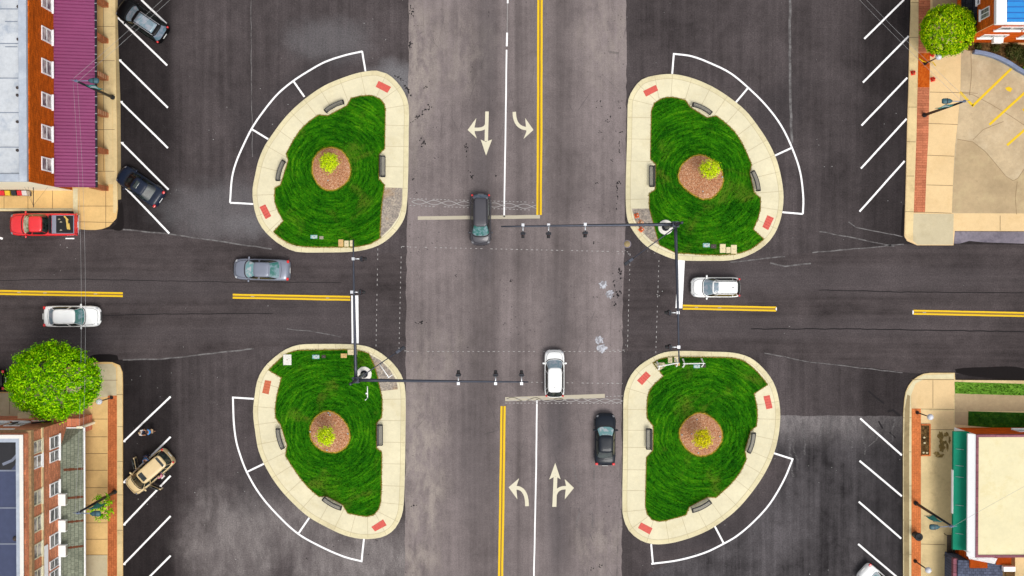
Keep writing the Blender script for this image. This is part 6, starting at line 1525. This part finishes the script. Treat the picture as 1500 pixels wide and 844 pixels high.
car('suv', 'white crossover with roof rails waiting at the right side road stop line', 1048.5, 421, -1, .0, 4.3, 1.82, 'paint_white', 'glass_grey', 'glass_dark', opts=('rails', 'frontglass', 'antenna'))
car('sedan', 'white car cut off by the bottom edge, parked at the right kerb', 1293, 861, 62, 56, 4.7, 1.86, 'paint_white', 'glass_grey', 'glass_pale')
car('sedan', 'black car mostly out of frame beside the big tree', -33, 557, -1, 0, 4.75, 1.85, 'paint_black', 'glass_teal', 'glass_teal')
# pickup truck with bed
tp, pi_ = car('pickup', 'red pickup truck with an open black bed parked below the cream wall', 62.5, 329, -1, .0, 6.0, 2.02, 'paint_red', 'glass_moss', 'glass_dark', cat='truck', opts=())
L = 6.0; w2 = 1.01
b = B(); b.bb(-.478*L, -.155*L, -w2*.80, w2*.80, 1.075, 1.135); b2 = B()
for y in (-1, 1): b2.bb(-.48*L, -.10*L, y*w2*.80, y*w2*.93, 1.09, 1.19)
b2.bb(-.49*L, -.478*L, -w2*.9, w2*.9, 1.09, 1.19)
bevel(obj('bed_rail', b2, 'paint_red', tp), .03)
obj('bed_liner', b, 'dark_interior', tp)
b = B(); b.bb(-.472*L, -.462*L, -w2*.78, w2*.78, 1.13, 1.17); b.bb(-.46*L, -.2*L, -w2*.79, -w2*.75, 1.13, 1.165); b.bb(-.46*L, -.2*L, w2*.75, w2*.79, 1.13, 1.165); obj('bed_trim', b, 'cabin_liner', tp)
b = B(); b.bb(-.215*L, -.150*L, -w2*.79, w2*.79, 1.136, 1.20); bevel(obj('tool_box', b, 'cabin_liner', tp), .03)
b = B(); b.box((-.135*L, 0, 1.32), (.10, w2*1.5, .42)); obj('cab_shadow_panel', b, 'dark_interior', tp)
b = B(); b.bb(-.515*L, -.495*L, -w2*.86, w2*.86, .5, .72); bevel(obj('rear_bumper', b, 'chrome', tp), .03)
q = P(98.5, 328, 1.2)
b = B(); b.box((0, 0, .04), (.16, .95, .07)); b.box((.13, -.25, .05), (.12, .55, .09)); b.box((-.02, .5, .10), (.13, .5, .06), .6)
o = obj('timber_offcut', b, 'timber'); o.location = (q.x, q.y, 1.135); o.rotation_euler = (0, 0, .12); tag(o, 'pale timber offcuts lying in the bed of the red pickup', 'timber')
for px, py in ((86.5, 321.5), (89, 325.5), (89, 337.5)):
    q = P(px, py, 1.2); b = B(); b.box((0, 0, .03), (.2, .07, .05)); b.box((.0, .06, .03), (.1, .05, .04)); o = obj('hand_tool', b, 'cover_grey'); o.location = (q.x, q.y, 1.136); tag(o, 'small grey tool lying in the pickup bed beside the timber', 'tool', 'tools in the pickup bed')
# minivan doors, roof glass
w, z, mid, h = gi['w'], gi['z'], gi['mid'], gi['h']
b = B(); b.add([(mid+h*.58, -w*.62, z+.072), (mid+h*.90, -w*.64, z+.05), (mid+h*.90, w*.64, z+.05), (mid+h*.58, w*.62, z+.072)], [(0, 1, 2, 3)]); o = obj('sunroof', b, 'glass_dark', tv, recalc=False); so = o.modifiers.new('thick', 'SOLIDIFY'); so.thickness = -.02
b = B(); b.add([(mid-h*.86, -w*.78, z+.062), (mid-h*.70, -w*.80, z+.064), (mid-h*.70, w*.80, z+.064), (mid-h*.86, w*.78, z+.062)], [(0, 1, 2, 3)]); o = obj('rear_roof_glass', b, 'glass_dark', tv, recalc=False); so = o.modifiers.new('thick', 'SOLIDIFY'); so.thickness = -.02
for sg, ang in ((1, -62), (-1, -60)):
    b = B(); b.box((-.5, 0, .72), (1.0, .09, .75)); dr = obj('door', b, 'paint_gold', tv); bevel(dr, .03); dr.location = (.62, sg*.97, 0); dr.rotation_euler = (0, 0, sg*R(ang))
    b = B(); b.box((-.45, 0, 1.30), (.8, .05, .42)); obj('side_window', b, 'glass_dark', dr)
    b = B(); b.box((-.46, -sg*.055, .75), (.8, .03, .5)); obj('door_panel', b, 'dark_interior', dr)

# ================================================================= PEOPLE
def person(label, feet, face_px, cols, hgt=1.7, lean=.0, stride=.15, arms=(.2, .2), hair='hair_brown', short=False, z=KH*0, sit=False):
    """feet: px of the ground point; face_px: direction the body faces in px"""
    c = P(feet[0], feet[1], Z_ROAD); t = thing('person', label, 'person', (c.x, c.y, Z_ROAD), math.atan2(-face_px[1], face_px[0])-math.pi/2)
    k = hgt/1.7
    V = []; E = []; Rr = []
    def v(x, y, zz, r, par=None):
        V.append((x*k, y*k, zz*k)); Rr.append(r*k); i = len(V)-1
        if par is not None: E.append((par, i))
        return i
    ly = lean
    pel = v(0, 0, .92, .13); ch = v(0, ly*.5, 1.18, .14, pel); up = v(0, ly*.9, 1.38, .13, ch); nk = v(0, ly*1.1, 1.48, .055, up); hd = v(0, ly*1.35+.02, 1.58, .085, nk); tp_ = v(0, ly*1.5+.01, 1.67, .07, hd)
    J = {}
    for s, sg in (('l', -1), ('r', 1)):
        hp_ = v(sg*.09, 0, .86, .09, pel); kn = v(sg*.10, stride*sg*.5+.03, .48, .06, hp_); an = v(sg*.10, stride*sg, .08, .045, kn); fo = v(sg*.11, stride*sg+.15, .04, .035, an)
        sh = v(sg*.19, ly*.9, 1.38, .065, up); el = v(sg*.25, ly*.9+arms[0], 1.14, .045, sh); ha = v(sg*.20, ly*.9+arms[0]+arms[1], 1.02+.1*arms[1], .034, el); fi = v(sg*.18, ly*.9+arms[0]+arms[1]+.09, .98+.1*arms[1], .028, ha)
        J[s] = (hp_, kn, an, fo, sh, el, ha, fi)
    def skin(nm, idx_edges, grow, mat, parent):
        ids = sorted({i for e in idx_edges for i in e}); mp = {i: n for n, i in enumerate(ids)}
        me = bpy.data.meshes.new(nm); me.from_pydata([V[i] for i in ids], [(mp[a], mp[b_]) for a, b_ in idx_edges], [])
        o = bpy.data.objects.new(nm, me); COL.objects.link(o); md = o.modifiers.new('skin', 'SKIN'); md.use_smooth_shade = True
        if not me.skin_vertices: return o
        for n, i in enumerate(ids):
            r = Rr[i]+grow; me.skin_vertices[0].data[n].radius = (r*(1.25 if i in (ch, up, pel) else 1), r*.85 if i in (ch, up, pel) else r)
        me.skin_vertices[0].data[0].use_root = True
        su = o.modifiers.new('sub', 'SUBSURF'); su.levels = 1; su.render_levels = 2
        C.view_layer.update(); dg = C.evaluated_depsgraph_get(); nm2 = bpy.data.meshes.new_from_object(o.evaluated_get(dg)); nm2.materials.clear(); nm2.materials.append(M[mat])
        for p in nm2.polygons: p.use_smooth = True
        bpy.data.objects.remove(o); o2 = bpy.data.objects.new(nm, nm2); COL.objects.link(o2); o2.parent = parent; return o2
    body = skin('body', E, 0, cols[0], t)
    l, r = J['l'], J['r']
    skin('shirt', [(pel, ch), (ch, up), (up, l[4]), (up, r[4]), (l[4], l[5]), (r[4], r[5])], .018, cols[1], t)
    lg = [(pel, l[0]), (l[0], l[1]), (pel, r[0]), (r[0], r[1])]+([] if short else [(l[1], l[2]), (r[1], r[2])])
    skin('trousers', lg, .016, cols[2], t)
    hb = B(); hz = 1.62*k; hy = (ly*1.4)*k; hb.ball((0, hy-.015, hz), (.10*k, .115*k, .10*k), 12, 8); obj('hair', hb, hair, t)
    fb = B(); fb.ball((0, hy+.09*k, hz-.06*k), (.014, .02, .02), 6, 4); obj('nose', fb, cols[0], t)
    for sg in (-1, 1):
        sb = B(); sb.box((sg*.11*k, (stride*sg+.08)*k, .04), (.09*k, .26*k, .07)); bevel(obj('shoe', sb, 'shoe', t), .02)
    return t
person('person with pale hair in a white shirt and dark trousers standing by the parking line', (212, 630.5), (1, .2), ('skin', 'shirt_white', 'denim'), 1.66, .05, .1, (.16, .18), 'hair_blond')
person('person in a blue shirt and tan shorts standing right of the white shirted person', (225.5, 630), (-1, .1), ('skin', 'shirt_blue', 'shorts_tan'), 1.55, .12, .16, (.1, .1), 'hair_brown', True)
person('person in blue leaning into the left open door of the gold minivan', (218, 667.5), (.4, 1), ('skin', 'shirt_navy', 'denim'), 1.6, .25, .12, (.2, .2), 'hair_brown')
person('person in a pink top leaning into the right open door of the gold minivan', (242, 695), (-.6, -.6), ('skin_light', 'shirt_pink', 'shirt_white'), 1.62, .10, .1, (.2, .2), 'hair_blond')

# ================================================================= CAMERA, LIGHT
cam = bpy.data.cameras.new('camera'); co = bpy.data.objects.new('camera', cam); COL.objects.link(co)
co.location = (0, 0, H); co.rotation_mode = 'QUATERNION'; co.rotation_quaternion = CAMQ
cam.sensor_width = 36; cam.lens = 36*F/1500; cam.clip_end = 4000; cam.clip_start = 1
sc.camera = co
sun = bpy.data.lights.new('sun', 'SUN'); so = bpy.data.objects.new('sun', sun); COL.objects.link(so)
EL, AZ = 63, 150       # elevation; azimuth clockwise from +y
sun.energy = 1.25; sun.angle = R(22); sun.color = (1, .965, .91)
so.rotation_euler = (R(90-EL), 0, R(180-AZ))
w = bpy.data.worlds.new('World'); sc.world = w; w.use_nodes = True; nt = w.node_tree
sky = nt.nodes.new('ShaderNodeTexSky'); sky.sky_type = 'NISHITA'; sky.sun_disc = False; sky.sun_elevation = R(EL); sky.sun_rotation = R(AZ); sky.air_density = 1.0; sky.dust_density = 3.0; sky.ozone_density = 1.0
hs = nt.nodes.new('ShaderNodeHueSaturation'); hs.inputs['Saturation'].default_value = .22
bg = nt.nodes['Background']; bg.inputs['Strength'].default_value = .15
nt.links.new(sky.outputs[0], hs.inputs['Color']); nt.links.new(hs.outputs[0], bg.inputs['Color'])
vs = sc.view_settings; vs.view_transform = 'Standard'; vs.look = 'None'; vs.exposure = EXPOSURE; vs.gamma = 1; vs.use_curve_mapping = False
sc.cycles.max_bounces = 6; sc.cycles.use_denoising = True
